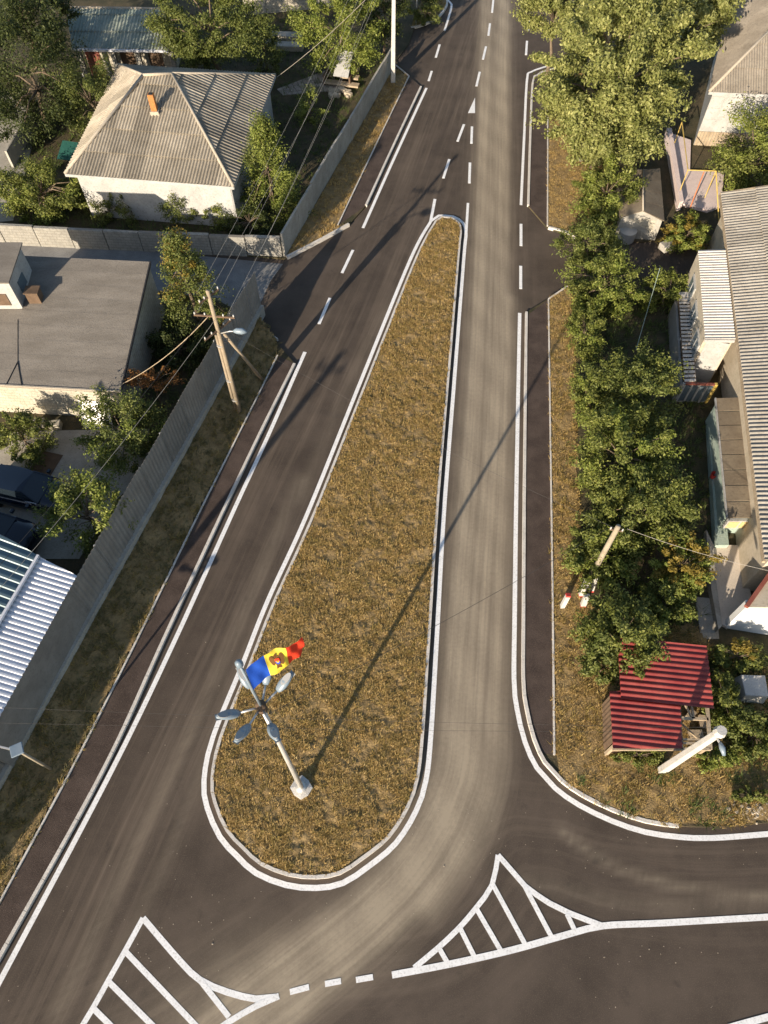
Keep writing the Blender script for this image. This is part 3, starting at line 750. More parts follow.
for a_, b_ in (((18, 362), (6, 386)), ((18, 362), (22, 386)), ((18, 320), (18, 362))):
    p, q = on_plane(*a_, FR, nrm), on_plane(*b_, FR, nrm)
    MB().tube([p + nrm * .03, (p + q) / 2 + nrm * .025, q + nrm * .03], .025 if a_[1] > 350 else .012, 6).build('roof_cable', m_black, fb)
# dormer
d0 = on_plane(22, 309, FR, nrm)
dx0, dx1, dy0, dy1 = d0.x - 3.6, d0.x, d0.y, d0.y + 2.5
zt = d0.z + 1.7
dm = MB().prism([(dx0, dy0), (dx1, dy0), (dx1, dy1), (dx0, dy1)], d0.z - .2, [zt, zt, zt + .15, zt + .15]).build('dormer', m_white, fb)
MB().slab([(dx0 - .2, dy0 - .12, zt + .06), (dx1 + .14, dy0 - .12, zt + .06), (dx1 + .14, dy1 + .15, zt + .26), (dx0 - .2, dy1 + .15, zt + .26)], .07).build('dormer_roof', m_felt, dm)
MB().box((dx1 - .75, dy0 - .01, d0.z + .62), (.7, .06, .7)).build('shutter', m_woodd, dm)
MB().box((dx1 + .01, dy0 + 1.15, d0.z + .72), (.06, .8, .62)).build('dormer_window', m_pane, dm)
MB().beam((dx1 + .03, dy0, d0.z + .1), (dx1 + .03, dy0, zt), .12, .12).build('corner_trim', m_white, dm)
cp = on_plane(36, 303, FR, nrm)
vb = MB().box((cp.x, cp.y + .2, cp.z + .28), (.62, .5, .7)).build('roof_hatch', m_woodd, fb)
MB().box((cp.x, cp.y + .2, cp.z + .66), (.72, .6, .05)).build('hatch_lid', m_woodd, vb)
sl = G(100, 424, .1)
o = MB().slab([(sl.x - .75, sl.y - .25, .12), (sl.x + .75, sl.y - .35, .12), (sl.x + .72, sl.y + .35, 1.35), (sl.x - .78, sl.y + .45, 1.35)], .05).build('metal_sheet', m_steel)
tag(o, 'pale metal panel leaning on the stone wall of the flat roofed building', 'panel')

# ---- yard paving on the left, slabs
yp = tag(MB().prism(XY([(-40, 436), (50, 432), (150, 430), (150, 470), (118, 500), (80, 560), (-60, 560)]), .02, ZB + .012).build('yard_paving', m_pave), kind='structure')
p = G(46, 463, .12)
o = MB().box((p.x, p.y, .125), (1.15, 1.25, .03), -.25).build('doormat', m_woodd); tag(o, 'dark brown square mat on the yard paving', 'mat')
for i, (px, py) in enumerate([(40, 424), (56, 426)]):
    p = G(px, py, .2); o = MB().box((p.x, p.y, .28), (.55, .4, .36), .1 * i).build('stone_block', m_lime, bevel=.03)
    tag(o, ['pale stone block at the foot of the wall, nearer the bush', 'pale stone block at the foot of the wall, nearer the leaning panel'][i], 'block', 'stone blocks by the flat roofed building')

# ---- metal sheds at the lower left
ms = thing('metal_shed', 'shed with a bright white ribbed metal roof against the grey fence', 'shed')
q = [G(0, 716, 3.1), G(77, 575.5, 3.1), G(40, 557, 3.35), G(-62, 730, 3.35)]
ext = (q[0] - q[1]).normalized() * 1.5
q = [q[0] + ext * 0, q[1], q[2], q[3]]
sheets(ms, [q[0] + (q[0] - q[1]).normalized() * 1.2, q[1], q[2], q[2] + (q[0] - q[1]) + (q[0] - q[1]).normalized() * 1.2], m_zinc, 1.05, 4.0, .21, .022, 'roof_sheet', 'box', .0)
e0, e1 = q[0], q[1]; du = (e1 - e0).normalized(); dn = Vector((-du.y, du.x, 0))
b0 = e0 - du * 1.2
MB().prism([(b0 + dn * .1).to_2d(), (e1 + dn * .1 - du * .1).to_2d(), (e1 + dn * 1.75 - du * .1).to_2d(), (b0 + dn * 1.75).to_2d()], 0, [3.03, 3.03, 3.25, 3.25]).build('wall', m_fence, ms)
ms2 = thing('metal_shed', 'taller shed with a blue grey ribbed metal roof left of the white roofed shed', 'shed')
r0 = G(40, 556, 3.0); r0 = q[2] + Vector((0, 0, .12)); 
wv_ = -(q[1] - q[2]).normalized()
s0 = r0 - du * 7.4
sheets(ms2, [s0, r0, r0 + wv_ * 5 + Vector((0, 0, 1.0)), s0 + wv_ * 5 + Vector((0, 0, 1.0))], m_bluem, 1.05, 6.0, .34, .03, 'roof_sheet', 'box', .0)
MB().beam(s0 + Vector((0, 0, .02)), r0 + Vector((0, 0, .02)), .10, .12).build('edge_trim', m_zinc, ms2)
MB().prism([(s0 + wv_ * .2).to_2d(), (r0 + wv_ * .2 - du * .15).to_2d(), (r0 + wv_ * 4.8 - du * .15).to_2d(), (s0 + wv_ * 4.8).to_2d()], 0, [r0.z - .03, r0.z - .03, r0.z + .85, r0.z + .85]).build('wall', m_fence, ms2)
# ------------------------------------------------------------------ fences and walls
gf = thing('metal_fence', 'long grey corrugated metal fence on a concrete plinth beside the left verge', 'fence')
s = -10.4; FH = 3.0
i = 0
while s < 24.6:
    a_, b_ = fence_pt(s), fence_pt(min(s + 1.98, 24.8)); nn = Vector((-fd.y, fd.x))
    mb = MB(); L = (b_ - a_).length; k = int(L / .055); top = []
    for j in range(k + 1):
        x = L * j / k; h = .012 if (j // 2) % 2 else -.012
        p = a_ + fd * x + nn * h
        top.append((p.x, p.y))
    vs = [(x, y, .70) for x, y in top] + [(x, y, FH + .05 * math.sin(i * 2.1)) for x, y in top]
    m_ = len(top); mb.add(vs, [(j, j + 1, m_ + j + 1, m_ + j) for j in range(m_ - 1)])
    o = mb.build('fence_panel', m_fence, gf)
    sm = o.modifiers.new('solid', 'SOLIDIFY'); sm.thickness = .006
    pa = a_ + nn * .06
    MB().box((pa.x, pa.y, 1.45), (.06, .06, 2.9), -FA).build('fence_post', m_steel, gf)
    s += 2.0; i += 1
MB().prism([fence_pt(-10.2) - nn * .17, fence_pt(24.8) - nn * .17, fence_pt(24.8) + nn * .12, fence_pt(-10.2) + nn * .12], -.03, .72).build('plinth', m_conc, gf)
for z in (1.1, 2.5):
    p, q_ = fence_pt(-10.2) + nn * .04, fence_pt(24.8) + nn * .04
    MB().beam((p.x, p.y, z), (q_.x, q_.y, z), .04, .05).build('fence_rail', m_steel, gf)

def panel_wall(name, label, P0, P1, n, h, th, m, hvar=.0, caps=False, post=False, lean=0):
    t_ = thing(name, label, 'wall'); P0, P1 = Vector(P0), Vector(P1); d = (P1 - P0).normalized(); nn_ = Vector((-d.y, d.x))
    L = (P1 - P0).length / n
    for i in range(n):
        a_, b_ = P0 + d * (L * i + .02), P0 + d * (L * (i + 1) - .02); hh = h + random.uniform(-hvar, hvar)
        k = nn_ * random.uniform(-.02, .02)
        MB().prism([a_ + nn_ * th / 2 + k, b_ + nn_ * th / 2 + k, b_ - nn_ * th / 2 + k, a_ - nn_ * th / 2 + k], -.03, [hh, hh + random.uniform(-hvar, hvar), hh, hh]).build('wall_panel', m, t_, bevel=.012)
        if caps:
            MB().prism([a_ + nn_ * (th / 2 + .05) + k, b_ + nn_ * (th / 2 + .05) + k, b_ - nn_ * (th / 2 + .05) + k, a_ - nn_ * (th / 2 + .05) + k], hh + .03, hh + .09).build('coping', m_conc, t_)
        if post:
            MB().prism([a_ + nn_ * .12 - d * .1, a_ + nn_ * .12 + d * .06, a_ - nn_ * .12 + d * .06, a_ - nn_ * .12 - d * .1], -.03, h + .08).build('wall_post', m_conc, t_)
    return t_
panel_wall('block_wall', 'pale grey blockwork wall along the side street in front of the hip roofed house', G(-160, 236).to_2d(), G(283, 257).to_2d(), 13, 1.35, .22, m_block, .05)
panel_wall('concrete_wall', 'grey concrete panel wall running up the left side of the road', WU0 + Vector((-.1, 0)), WU1 + Vector((-.05, 0)), 9, 1.7, .14, m_conc, .04, post=False)
panel_wall('stone_wall', 'sunlit pale stone wall at the top of the picture behind the garden', G(245, 16).to_2d(), G(352, 6).to_2d(), 5, 2.2, .25, m_lime, .08)
panel_wall('yard_wall', 'low grey wall at the left edge beside the dark tree', G(14, 170).to_2d(), G(44, 118).to_2d(), 3, 1.3, .15, m_conc, .05)
yc = tag(MB().prism(XY([(-80, 232), (14, 222), (40, 118), (-10, 80), (-80, 90)]), .02, ZB + .012).build('yard_concrete', m_pave), kind='structure')

# ---- garden pieces behind the concrete wall
pv = thing('paved_terrace', 'small terrace of grey pink pavers by the hip roofed house', 'terrace')
t0, t1, t2, t3 = G(277, 91).to_2d(), G(331, 70).to_2d(), G(340, 92).to_2d(), G(283, 97).to_2d()
for i in range(11):
    for j in range(4):
        def bl(a_, b_): return t0.lerp(t1, a_).lerp(t3.lerp(t2, a_), b_)
        c = [bl((i + .04) / 11, (j + .04) / 4), bl((i + .96) / 11, (j + .04) / 4), bl((i + .96) / 11, (j + .96) / 4), bl((i + .04) / 11, (j + .96) / 4)]
        MB().prism([(p.x, p.y) for p in c], .05, ZB + .04 + random.uniform(0, .012)).build('paver', m_pavers, pv)
gs = thing('garden_stand', 'weathered wooden garden stand with a white board leaning on it', 'stand')
p = G(341, 82)
for i in range(4): MB().box((p.x + .1, p.y - .9 + i * .75, .35 + .18 * i), (2.6, .5, .12), -.25).build('plank_step', m_wood, gs)
MB().box((p.x + 1.0, p.y + .2, .45), (.12, 2.6, .8), -.25).build('stringer', m_woodd, gs)
MB().box((p.x - .9, p.y + .5, .45), (.12, 2.6, .8), -.25).build('stringer', m_woodd, gs)
MB().slab([(p.x - .5, p.y - .9, .9), (p.x + .6, p.y - 1.15, .9), (p.x + .95, p.y + .6, 1.8), (p.x - .05, p.y + .9, 1.8)], .05).build('board', m_white, gs)
gr2 = thing('rubble_heap', 'heap of pale rubble below the wooden garden stand', 'rubble')
for i in range(26):
    p = G(339 + random.uniform(-11, 11), 96 + random.uniform(-3.5, 3.5)); sz_ = random.uniform(.2, .42)
    MB().box((p.x, p.y, .12 + sz_ * .3), (sz_, sz_ * .8, sz_ * .7), random.uniform(0, 3)).build('stone', m_rubble, gr2, bevel=.04)
o = thing('garden_steps', 'pair of low concrete steps in the upper garden near the stone wall', 'steps')
for k, (px, py) in enumerate([(283, 36), (284, 46)]):
    p = G(px, py, .3); MB().box((p.x, p.y, .28), (3.0, .8, .36), -.05).build('step', m_pave, o)
p = G(66, 152, .8)
o = MB().slab([(p.x - .5, p.y - .6, .7), (p.x + .7, p.y - .7, .6), (p.x + .8, p.y + .5, 1.15), (p.x - .2, p.y + .6, 1.25)], .03).build('green_tarp', m_tarp)
tag(o, 'green tarpaulin beside the left corner of the hip roofed house', 'tarp')
p = G(93, 104, 1.2)
o = MB().tube([(p.x, p.y, 0), (p.x, p.y, 3.2)], .05).build('vent_pipe', m_ceram); tag(o, 'thin white pipe beside the hip roof, in front of the small tree', 'pipe')

# ---- long house on the right
HU = Vector((math.sin(math.radians(10.1)), math.cos(math.radians(10.1)), 0)); HE = Vector((HU.y, -HU.x, 0))
rh = thing('long_house', 'long cream house on the right under a striped corrugated roof', 'house')
E0 = G(764.5, 561, 3.3); E1 = G(720.5, 193.5, 3.3)
rise = math.tan(math.radians(17)) * 5.4
T0, T1 = E0 + HE * 5.4 + Vector((0, 0, rise)), E1 + HE * 5.4 + Vector((0, 0, rise))
sheets(rh, [E0, E1, T1, T0], m_slate_r, 1.13, 1.8, .23, .045)
F0, F1 = T0 + HE * 5.4 - Vector((0, 0, rise)), T1 + HE * 5.4 - Vector((0, 0, rise))
sheets(rh, [F1, F0, T0, T1], m_slate_r, 2.26, 5.7, .22, .030)
MB().beam(E0 - Vector((0, 0, .08)), E1 - Vector((0, 0, .08)), .10, .16).build('fascia', m_wood, rh)
MB().beam(E1 - Vector((0, 0, .02)) , T1 - Vector((0, 0, .02)), .08, .16).build('verge_board', m_wood, rh)
MB().prism([(E0 + HE * .45 + HU * .4).to_2d(), (E0 + HE * 10.3 + HU * .4).to_2d(), (E1 + HE * 10.3 - HU * .4).to_2d(), (E1 + HE * .45 - HU * .4).to_2d()], 0, 3.3).build('wall', m_cream, rh)
ga = [E0 + HE * .45 + HU * .45, E0 + HE * 10.3 + HU * .45]
MB().add([ga[0], ga[1], T0 + HU * .45 - Vector((0, 0, .08))], [(0, 1, 2)]).build('gable', m_cream, rh)
MB().add([ga[0] - HU * .9 + (E1 - E0), ga[1] - HU * .9 + (E1 - E0), T1 - HU * .45 - Vector((0, 0, .08))], [(0, 2, 1)]).build('gable', m_cream, rh)
# enclosed porch with white ribbed roof
pc = thing('porch', 'enclosed porch with a white ribbed roof on the side of the long house', 'porch')
Z = 3.05
a_, b_, c_, d_ = G(705, 339, Z), G(735.5, 339, Z + .25), G(725.5, 249, Z + .25), G(698, 250, Z)
sheets(pc, [a_, d_, c_, b_], m_whiterib, .95, 3, .2, .02, 'roof_sheet', 'box', .0)
def ins_xy(p, cx, k): return (p.x + (cx.x - p.x) * k, p.y + (cx.y - p.y) * k)
cx = (a_ + b_ + c_ + d_) / 4
MB().prism([ins_xy(p, cx, .03) for p in (a_, b_, c_, d_)], 0, [Z - .05, Z + .18, Z + .18, Z - .05]).build('wall', m_cream, pc)
wd = (d_ - a_).normalized(); sd_ = (b_ - a_); sd_.z = 0; sd_.normalize()
MB().beam(a_ + Vector((.0, -.02, -.1)), b_ + Vector((0, -.02, -.12)), .06, .16).build('fascia', m_white, pc)
pl = a_ + sd_ * .1; pr = a_ + sd_ * ((b_ - a_).length - .15)
MB().add([(pl.x + .05, pl.y + .0, .1), (pr.x, pr.y + .0, .1), (pr.x, pr.y + .0, Z - .1), (pl.x + .05, pl.y + .0, Z - .1)], [(0, 1, 2, 3)]).build('front_panel', m_white, pc)
rzw = math.atan2(wd.y, wd.x)
for s_ in (.8, 2.9, 5.0):
    p = a_ + wd * s_ - sd_ * .0
    w_ = MB().box((p.x, p.y, 1.75), (1.25, .10, 1.35), rzw).build('window', m_white, pc)
    MB().box((p.x - sd_.x * .02, p.y - sd_.y * .02, 1.75), (1.05, .09, 1.15), rzw).build('pane', m_pane, w_)
    MB().box((p.x - sd_.x * .05, p.y - sd_.y * .05, 1.75), (.06, .06, 1.15), rzw).build('mullion', m_white, w_)
# low slatted canopy in front of it
sc_ = thing('slatted_canopy', 'low brown and white slatted canopy along the porch', 'canopy')
z_ = 1.5
s1, s2, s3, s4 = G(684.7, 382, z_), G(696, 381.6, z_ + .05), G(689, 297, z_ + .05), G(679, 297, z_)
n_sl = 22
for i in range(n_sl):
    k0, k1 = (i + .15) / n_sl, (i + .72) / n_sl
    q_ = [s1.lerp(s4, k0), s2.lerp(s3, k0), s2.lerp(s3, k1), s1.lerp(s4, k1)]
    MB().slab(q_, .03).build('slat', m_whiterib, sc_)
for A_, B_ in ((s1, s4), (s2, s3), ((s1 + s2) / 2, (s3 + s4) / 2)):
    MB().beam(A_ - Vector((0, 0, .07)), B_ - Vector((0, 0, .07)), .06, .07).build('bearer', m_woodd, sc_)
for A_ in (s1, s4, s1.lerp(s4, .5)):
    MB().box((A_.x, A_.y, z_ / 2), (.1, .1, z_ - .1)).build('post', m_steel, sc_)
MB().prism([(s1 - Vector((.14, 0, 0))).to_2d(), (s1 + Vector((-.02, 0, 0))).to_2d(), (s4 - Vector((.02, 0, 0))).to_2d(), (s4 - Vector((.14, 0, 0))).to_2d()], 0, 1.3).build('side_screen', m_fence, sc_)
MB().slab([s4, s3, G(688.5, 292, z_ + .05), G(679, 292, z_)], .04).build('end_board', m_whiterib, sc_)
# glazed screen facing the yard
gz = thing('glazed_screen', 'white framed glass screen with yellow post at the end of the porch', 'screen')
g0, g1 = G(685.5, 383.5, 1.45), G(716, 384.5, 1.45)
for i in range(4):
    k0, k1 = i / 4, (i + 1) / 4
    p0, p1 = g0.lerp(g1, k0), g0.lerp(g1, k1)
    MB().add([(p0.x + .06, p0.y, .15), (p1.x - .06, p1.y, .15), (p1.x - .06, p1.y, 1.38), (p0.x + .06, p0.y, 1.38)], [(0, 1, 2, 3)]).build('pane', m_pane, gz)
    MB().beam((p0.x, p0.y, .1), (p0.x, p0.y, 1.4), .09, .07).build('mullion', m_white, gz)
MB().beam(g0, g1, .12, .09).build('head_rail', m_rbrown, gz)
MB().beam((g1.x, g1.y, .1), (g1.x, g1.y, 1.5), .14, .14).build('post', m_yellow, gz)
MB().box(((g0.x + g1.x) / 2, g0.y + .03, .12), (g1.x - g0.x, .14, .12)).build('sill', m_pave, gz)
# lean-to with brown board roof
lt = thing('lean_to', 'lean to with a flat brown board roof and teal end wall beside the long house', 'lean-to')
zl = 1.6
l1, l2, l3, l4 = G(727.7, 518, zl), G(758, 518, zl + .2), G(742.5, 397, zl + .2), G(716, 398, zl)
for i in range(8):
    k0, k1 = i / 8 + .004, (i + 1) / 8 - .004; dz = Vector((0, 0, .012 * (i % 2)))
    MB().slab([l1.lerp(l4, k0) + dz, l2.lerp(l3, k0) + dz, l2.lerp(l3, k1) + dz, l1.lerp(l4, k1) + dz], .03).build('roof_board', m_brownroof, lt)
cx = (l1 + l2 + l3 + l4) / 4
MB().prism([ins_xy(p, cx, .06) for p in (l1, l2, l3, l4)], 0, [zl - .05, zl + .13, zl + .13, zl - .05]).build('wall', m_teal, lt)
MB().beam(l1 + Vector((-.03, 0, -.02)), l4 + Vector((-.03, 0, -.02)), .06, .1).build('fascia', m_white, lt)
wy = min(l1.y, l2.y) + .18
wx = (l1.x + l2.x) / 2 + .05
ww = MB().box((wx, wy - .06, 1.16), (1.15, .14, .62), 0).build('window', m_white, lt)
for k in (-.28, .28): MB().box((wx + k, wy - .11, 1.16), (.46, .08, .48)).build('pane', m_curtain, ww)
# green plinth wall beside it, terrace
gpl = [G(709, 427, .5), G(716, 425, .5), G(729, 545, .5), G(716, 545, .5)]
o = tag(MB().slab(gpl, .5).build('low_wall', m_teal), 'low grey green concrete wall along the brown roofed lean to', 'wall')
p = G(713, 476, .6)
o = thing('bucket', 'small red bucket on the grey green wall', 'bucket')
MB().tube([(p.x, p.y, .5), (p.x, p.y, .8)], [.11, .15], 12, False).build('bucket_shell', m_redp, o); MB().tube([(p.x, p.y, .52), (p.x, p.y, .54)], [.11, .112], 12).build('bucket_base', m_redp, o)
tr = tag(MB().prism(XY([(713, 545), (742, 545), (752, 600), (728, 628), (722, 624), (716, 580)], .25), .02, .25).build('terrace', m_white), kind='structure')
tr.data.materials.clear(); tr.data.materials.append(m_terr)
o = tag(MB().prism(XY([(706, 530), (713, 545), (716, 585), (722, 626), (718, 630), (711, 590), (707, 550)], .4), .02, .45).build('terrace_kerb', m_conc), 'low concrete edge wall along the sunlit terrace', 'wall')
an = thing('white_annex', 'small annex with a bright white end wall and brown roof edge beside the terrace', 'annex')
a0_ = G(724.5, 628, .1); p0_ = G(747, 607, 2.3); p1_ = G(772, 572, 2.45); up4 = HE * 4.5 + Vector((0, 0, 1.5))
def ap_(x, y): p = a0_ + HE * x + HU * y; return (p.x, p.y)
MB().prism([ap_(0, 0), ap_(4.5, 0), ap_(4.5, .3), ap_(0, .3)], 0, [2.25, 3.7, 3.7, 2.25]).build('end_wall', m_whitew, an)
MB().prism([ap_(.15, .3), ap_(4.5, .3), (p1_ + HE * 4.5).to_2d(), (p1_ + HE * .15).to_2d()], 0, [2.2, 3.65, 3.65, 2.2]).build('wall', m_cream, an)
MB().slab([p0_, p0_ + up4, p1_ + up4, p1_], .05).build('roof_slab', m_cream, an)
MB().beam(p0_ + Vector((-.04, 0, .02)), p1_ + Vector((-.04, 0, .02)), .16, .16).build('verge_board', m_rbrown, an)
# wooden garden path boards (grey slabs) right of the bushes
sp = tag(MB().prism(XY([(694, 598), (714, 600), (718, 640), (700, 640)]), .02, ZB + .03).build('garden_path', m_pave), kind='structure')

# ---- house in the top right corner
tr_h = thing('corner_house', 'pale house with a brown corrugated hip roof in the top right corner', 'house')
z3 = 3.7
e1_, e2_ = G(709, 92, z3), G(860, 99, z3)
e3_ = G(735, -20, z3)
ap = G(792, 8, 6.4)
sheets(tr_h, [e1_, e2_, ap + (e2_ - e1_) * .3, ap], m_slate2, 1.13, 1.75)
e0b = e1_ + (e3_ - e1_).normalized() * 13
sheets(tr_h, [e0b, e1_, ap, ap + (e0b - e1_) * .25], m_slate2, 1.13, 1.75)
cap(tr_h, e1_, ap, .09)
wdir = (e2_ - e1_).normalized(); bdir = (e0b - e1_).normalized()
w0 = e1_ + wdir * .3 + bdir * .25
MB().prism([w0.to_2d(), (w0 + wdir * 9).to_2d(), (w0 + wdir * 9 + bdir * 12).to_2d(), (w0 + bdir * 12).to_2d()], 0, 3.65).build('wall', m_white, tr_h)
rzw = math.atan2(wdir.y, wdir.x); wn = Vector((wdir.y, -wdir.x, 0))
for i in range(5):
    for j in range(3):
        p = w0 + wdir * (.42 + i * .84) + wn * .012
        MB().box((p.x, p.y, 1.5 + j * .74), (.80, .03, .70), rzw).build('cladding_panel', m_white, tr_h)
for i in range(22):
    p = w0 + wdir * (.1 + i * .2) + wn * .03
    MB().box((p.x, p.y, .55), (.17, .05, 1.0), rzw).build('plinth_board', m_wood, tr_h)
MB().beam(e1_ - Vector((0, 0, .06)), e2_ - Vector((0, 0, .06)), .08, .16).build('fascia', m_white, tr_h)
pat = tag(MB().prism(XY([(668, 132), (691, 140), (690, 170), (724, 172), (722, 205), (708, 210), (681, 203)], .3), .02, .3).build('patio', m_pink), kind='structure')
o = tag(MB().prism(XY([(666, 130), (671, 130), (683, 203), (679, 204)], .6), .02, .75).build('patio_wall', m_pink), 'low pink wall along the left side of the pink patio', 'wall')
pg = thing('pergola', 'yellow pipe pergola standing on the pink patio', 'pergola')
pp = [G(682, 122, 2.1), G(688, 170, 2.1), G(716, 171, 2.1)]
for p in pp: MB().tube([(p.x, p.y, .3), (p.x, p.y, 2.1)], .03).build('post', m_yellow, pg)
MB().tube([pp[0], pp[1]], .032).build('rail', m_yellow, pg); MB().tube([pp[1], pp[2]], .032).build('rail', m_yellow, pg)
q_ = G(720, 226, .3); MB().tube([pp[2], (q_.x, q_.y, .2)], .04).build('brace', m_yellow, pg)
a_, b_ = G(704, 172, 1.8), G(690, 208, .3)
o = MB().tube([a_, b_], .035).build('leaning_pipe', m_orange); tag(o, 'orange rusty pipe leaning down from the yellow pergola', 'pipe')

# small gabled shed
gsd = thing('gabled_shed', 'small shed with a brown gabled roof and pale front among the bushes', 'shed')
ra, rb = G(643, 211, 2.0), G(643, 170, 2.0)
rr0, rr1 = G(664.5, 221, 1.5), G(660, 168, 1.5)
ll0, ll1 = ra + (ra - rr0) * .9, rb + (rb - rr1) * .9; ll0.z = ll1.z = 1.55
ll0.y = rr0.y + .3; ll1.y = rr1.y + .1
for i in range(4):
    k0, k1 = i / 4 + .003, (i + 1) / 4 - .003
    MB().slab([rr0.lerp(rr1, k0), rr0.lerp(rr1, k1), rb.lerp(ra, 1 - k1), rb.lerp(ra, 1 - k0)], .035).build('roof_board', m_brownroof, gsd)
    MB().slab([ll0.lerp(ll1, k0), ll0.lerp(ll1, k1), rb.lerp(ra, 1 - k1), rb.lerp(ra, 1 - k0)], .035).build('roof_board', m_brownroof, gsd)
cap(gsd, ra, rb, .05)
MB().prism([(ll0.x + .15, ll0.y + .1), (rr0.x - .12, rr0.y + .12), (rr1.x - .12, rr1.y - .1), (ll1.x + .15, ll1.y - .1)], 0, 1.45).build('wall', m_lime, gsd)
MB().add([(ll0.x + .15, ll0.y + .08, .1), (rr0.x - .1, rr0.y + .09, .1), (rr0.x - .1, rr0.y + .09, 1.44), (ra.x, ra.y + .12, 1.93), (ll0.x + .15, ll0.y + .08, 1.44)], [(0, 1, 2, 3, 4)]).build('front', m_conc, gsd)
p = G(626, 226, .6)
o = MB().tube([(p.x, p.y - .6, 0.1), (p.x, p.y - .6, .75), (p.x, p.y - .6, .8)], [.5, .52, .1], 18).build('water_barrel', m_steel, smooth=False); tag(o, 'grey water barrel in front of the small gabled shed', 'barrel')
p = G(667, 246, .3)
o = MB().box((p.x, p.y, .3), (.8, .6, .4), .5).build('stone_slab', m_conc, bevel=.04); tag(o, 'grey stone slab in the bushes below the small gabled shed', 'slab')

# ---- red roofed shed
rs = thing('red_shed', 'derelict shed with red corrugated roof sheets and an open wooden frame', 'shed')
z_ = 1.6
def RS(px, py, z=z_): return G(px, py, z)
q1 = [RS(613, 748.5), RS(609.5, 691), RS(679.5, 690), RS(682.5, 748.5)]
sd1 = (q1[1] - q1[0]).normalized(); se1 = Vector((sd1.y, -sd1.x, 0))
sheets(rs, [q1[0], q1[1], q1[2], q1[3]], m_red, .92, 3.2, .225, .030, 'roof_sheet', 'wave', .0)
u_ = RS(618, 699, 2.16); 
q2a = RS(621, 699, 1.68); wq2 = (RS(712.5, 698, 1.68) - q2a).dot(se1); lq2 = (RS(703, 643, 1.8) - RS(712, 698, 1.68)).dot(sd1) + .3; rz2 = Vector((0, 0, .12))
q2 = [q2a, q2a + sd1 * lq2 + rz2, q2a + sd1 * lq2 + rz2 + se1 * wq2, q2a + se1 * wq2]
sheets(rs, [q2[0], q2[1], q2[2], q2[3]], m_red, 1.02, 4.5, .225, .030, 'roof_sheet', 'wave', .0)
fl, fr = RS(682.5, 748.5), RS(711.5, 748.5)
bl_, br_ = RS(679, 690), RS(707, 692)
zb = Vector((0, 0, -.10))
for a_, b_, ww_ in ((fr + zb, br_ + zb, .12), (fl + zb, bl_ + zb, .09), (q1[0] + zb, fr + zb, .1), (bl_.lerp(fl, .48) + zb, br_.lerp(fr, .48) + zb, .11), (bl_.lerp(fl, .9) + zb, br_.lerp(fr, .9) + zb, .08), (bl_.lerp(fl, .84) + zb, br_.lerp(fr, .84) + zb, .06),
                    (bl_.lerp(br_, .38) + zb, bl_.lerp(br_, .5).lerp(fl.lerp(fr, .5), .48) + zb, .08), (bl_ + zb, bl_.lerp(br_, .45).lerp(fl.lerp(fr, .45), .48) + zb, .06), (bl_.lerp(br_, .05).lerp(fl, .5) + zb * 3, br_.lerp(fr, .9) + zb * 5, .05)):
    MB().beam(a_, b_, ww_, .09).build('rafter', m_wood, rs)
for p in (q1[0] + Vector((.15, .15, 0)), fr + Vector((-.05, .1, 0)), q1[1] + Vector((.15, -.2, 0)), br_, q2[1] + Vector((.2, -.2, 0)), q2[2] + Vector((-.2, -.2, 0))):
    MB().box((p.x, p.y, z_ / 2), (.12, .12, z_ - .12)).build('post', m_wood, rs)
a0, a1 = q1[0] + Vector((.1, .3, 0)), q1[1] + Vector((.1, -.1, 0))
for i in range(9):
    p = a0.lerp(a1, (i + .5) / 9); MB().box((p.x, p.y, .72), (.03, .22, 1.4), .1).build('wall_board', m_woodd, rs)
a0, a1 = q1[0] + Vector((.2, .2, 0)), q1[3] + Vector((0, .2, 0))
for i in range(10):
    p = a0.lerp(a1, (i + .5) / 10); MB().box((p.x, p.y, .72), (.22, .03, 1.4)).build('wall_board', m_woodd, rs)
for i, (x, y, s_) in enumerate([(695, 735, .3), (690, 715, .25), (702, 722, .28)]):
    p = G(x, y, .2); o = MB().box((p.x, p.y, .1 + s_ / 2), (s_ * 1.6, s_, s_), i * .7).build('timber_offcut', m_wood)
    tag(o, ['timber offcut lying at the front of the open shed frame', 'timber offcut lying deepest inside the open shed frame', 'timber offcut lying right of the others in the open shed frame'][i], 'timber', 'timber in the red shed')
p = G(750, 688, .4)
o = MB().add([(p.x - .52, p.y - .5, .05), (p.x + .5, p.y - .56, .05), (p.x + .55, p.y + .42, .05), (p.x - .5, p.y + .45, .05), (p.x - .46, p.y - .42, .82), (p.x + .44, p.y - .46, .78), (p.x + .5, p.y + .36, .86), (p.x - .44, p.y + .4, .84)],
             [(3, 2, 1, 0), (4, 5, 6, 7), (0, 1, 5, 4), (1, 2, 6, 5), (2, 3, 7, 6), (3, 0, 4, 7)]).build('concrete_block', m_pconc, bevel=.03); tag(o, 'pale grey concrete block among the bushes right of the red shed', 'block')
p = G(739, 806)
rb_ = thing('rubble_patch', 'scattered pale rubble beside the bottom right kerb', 'rubble')
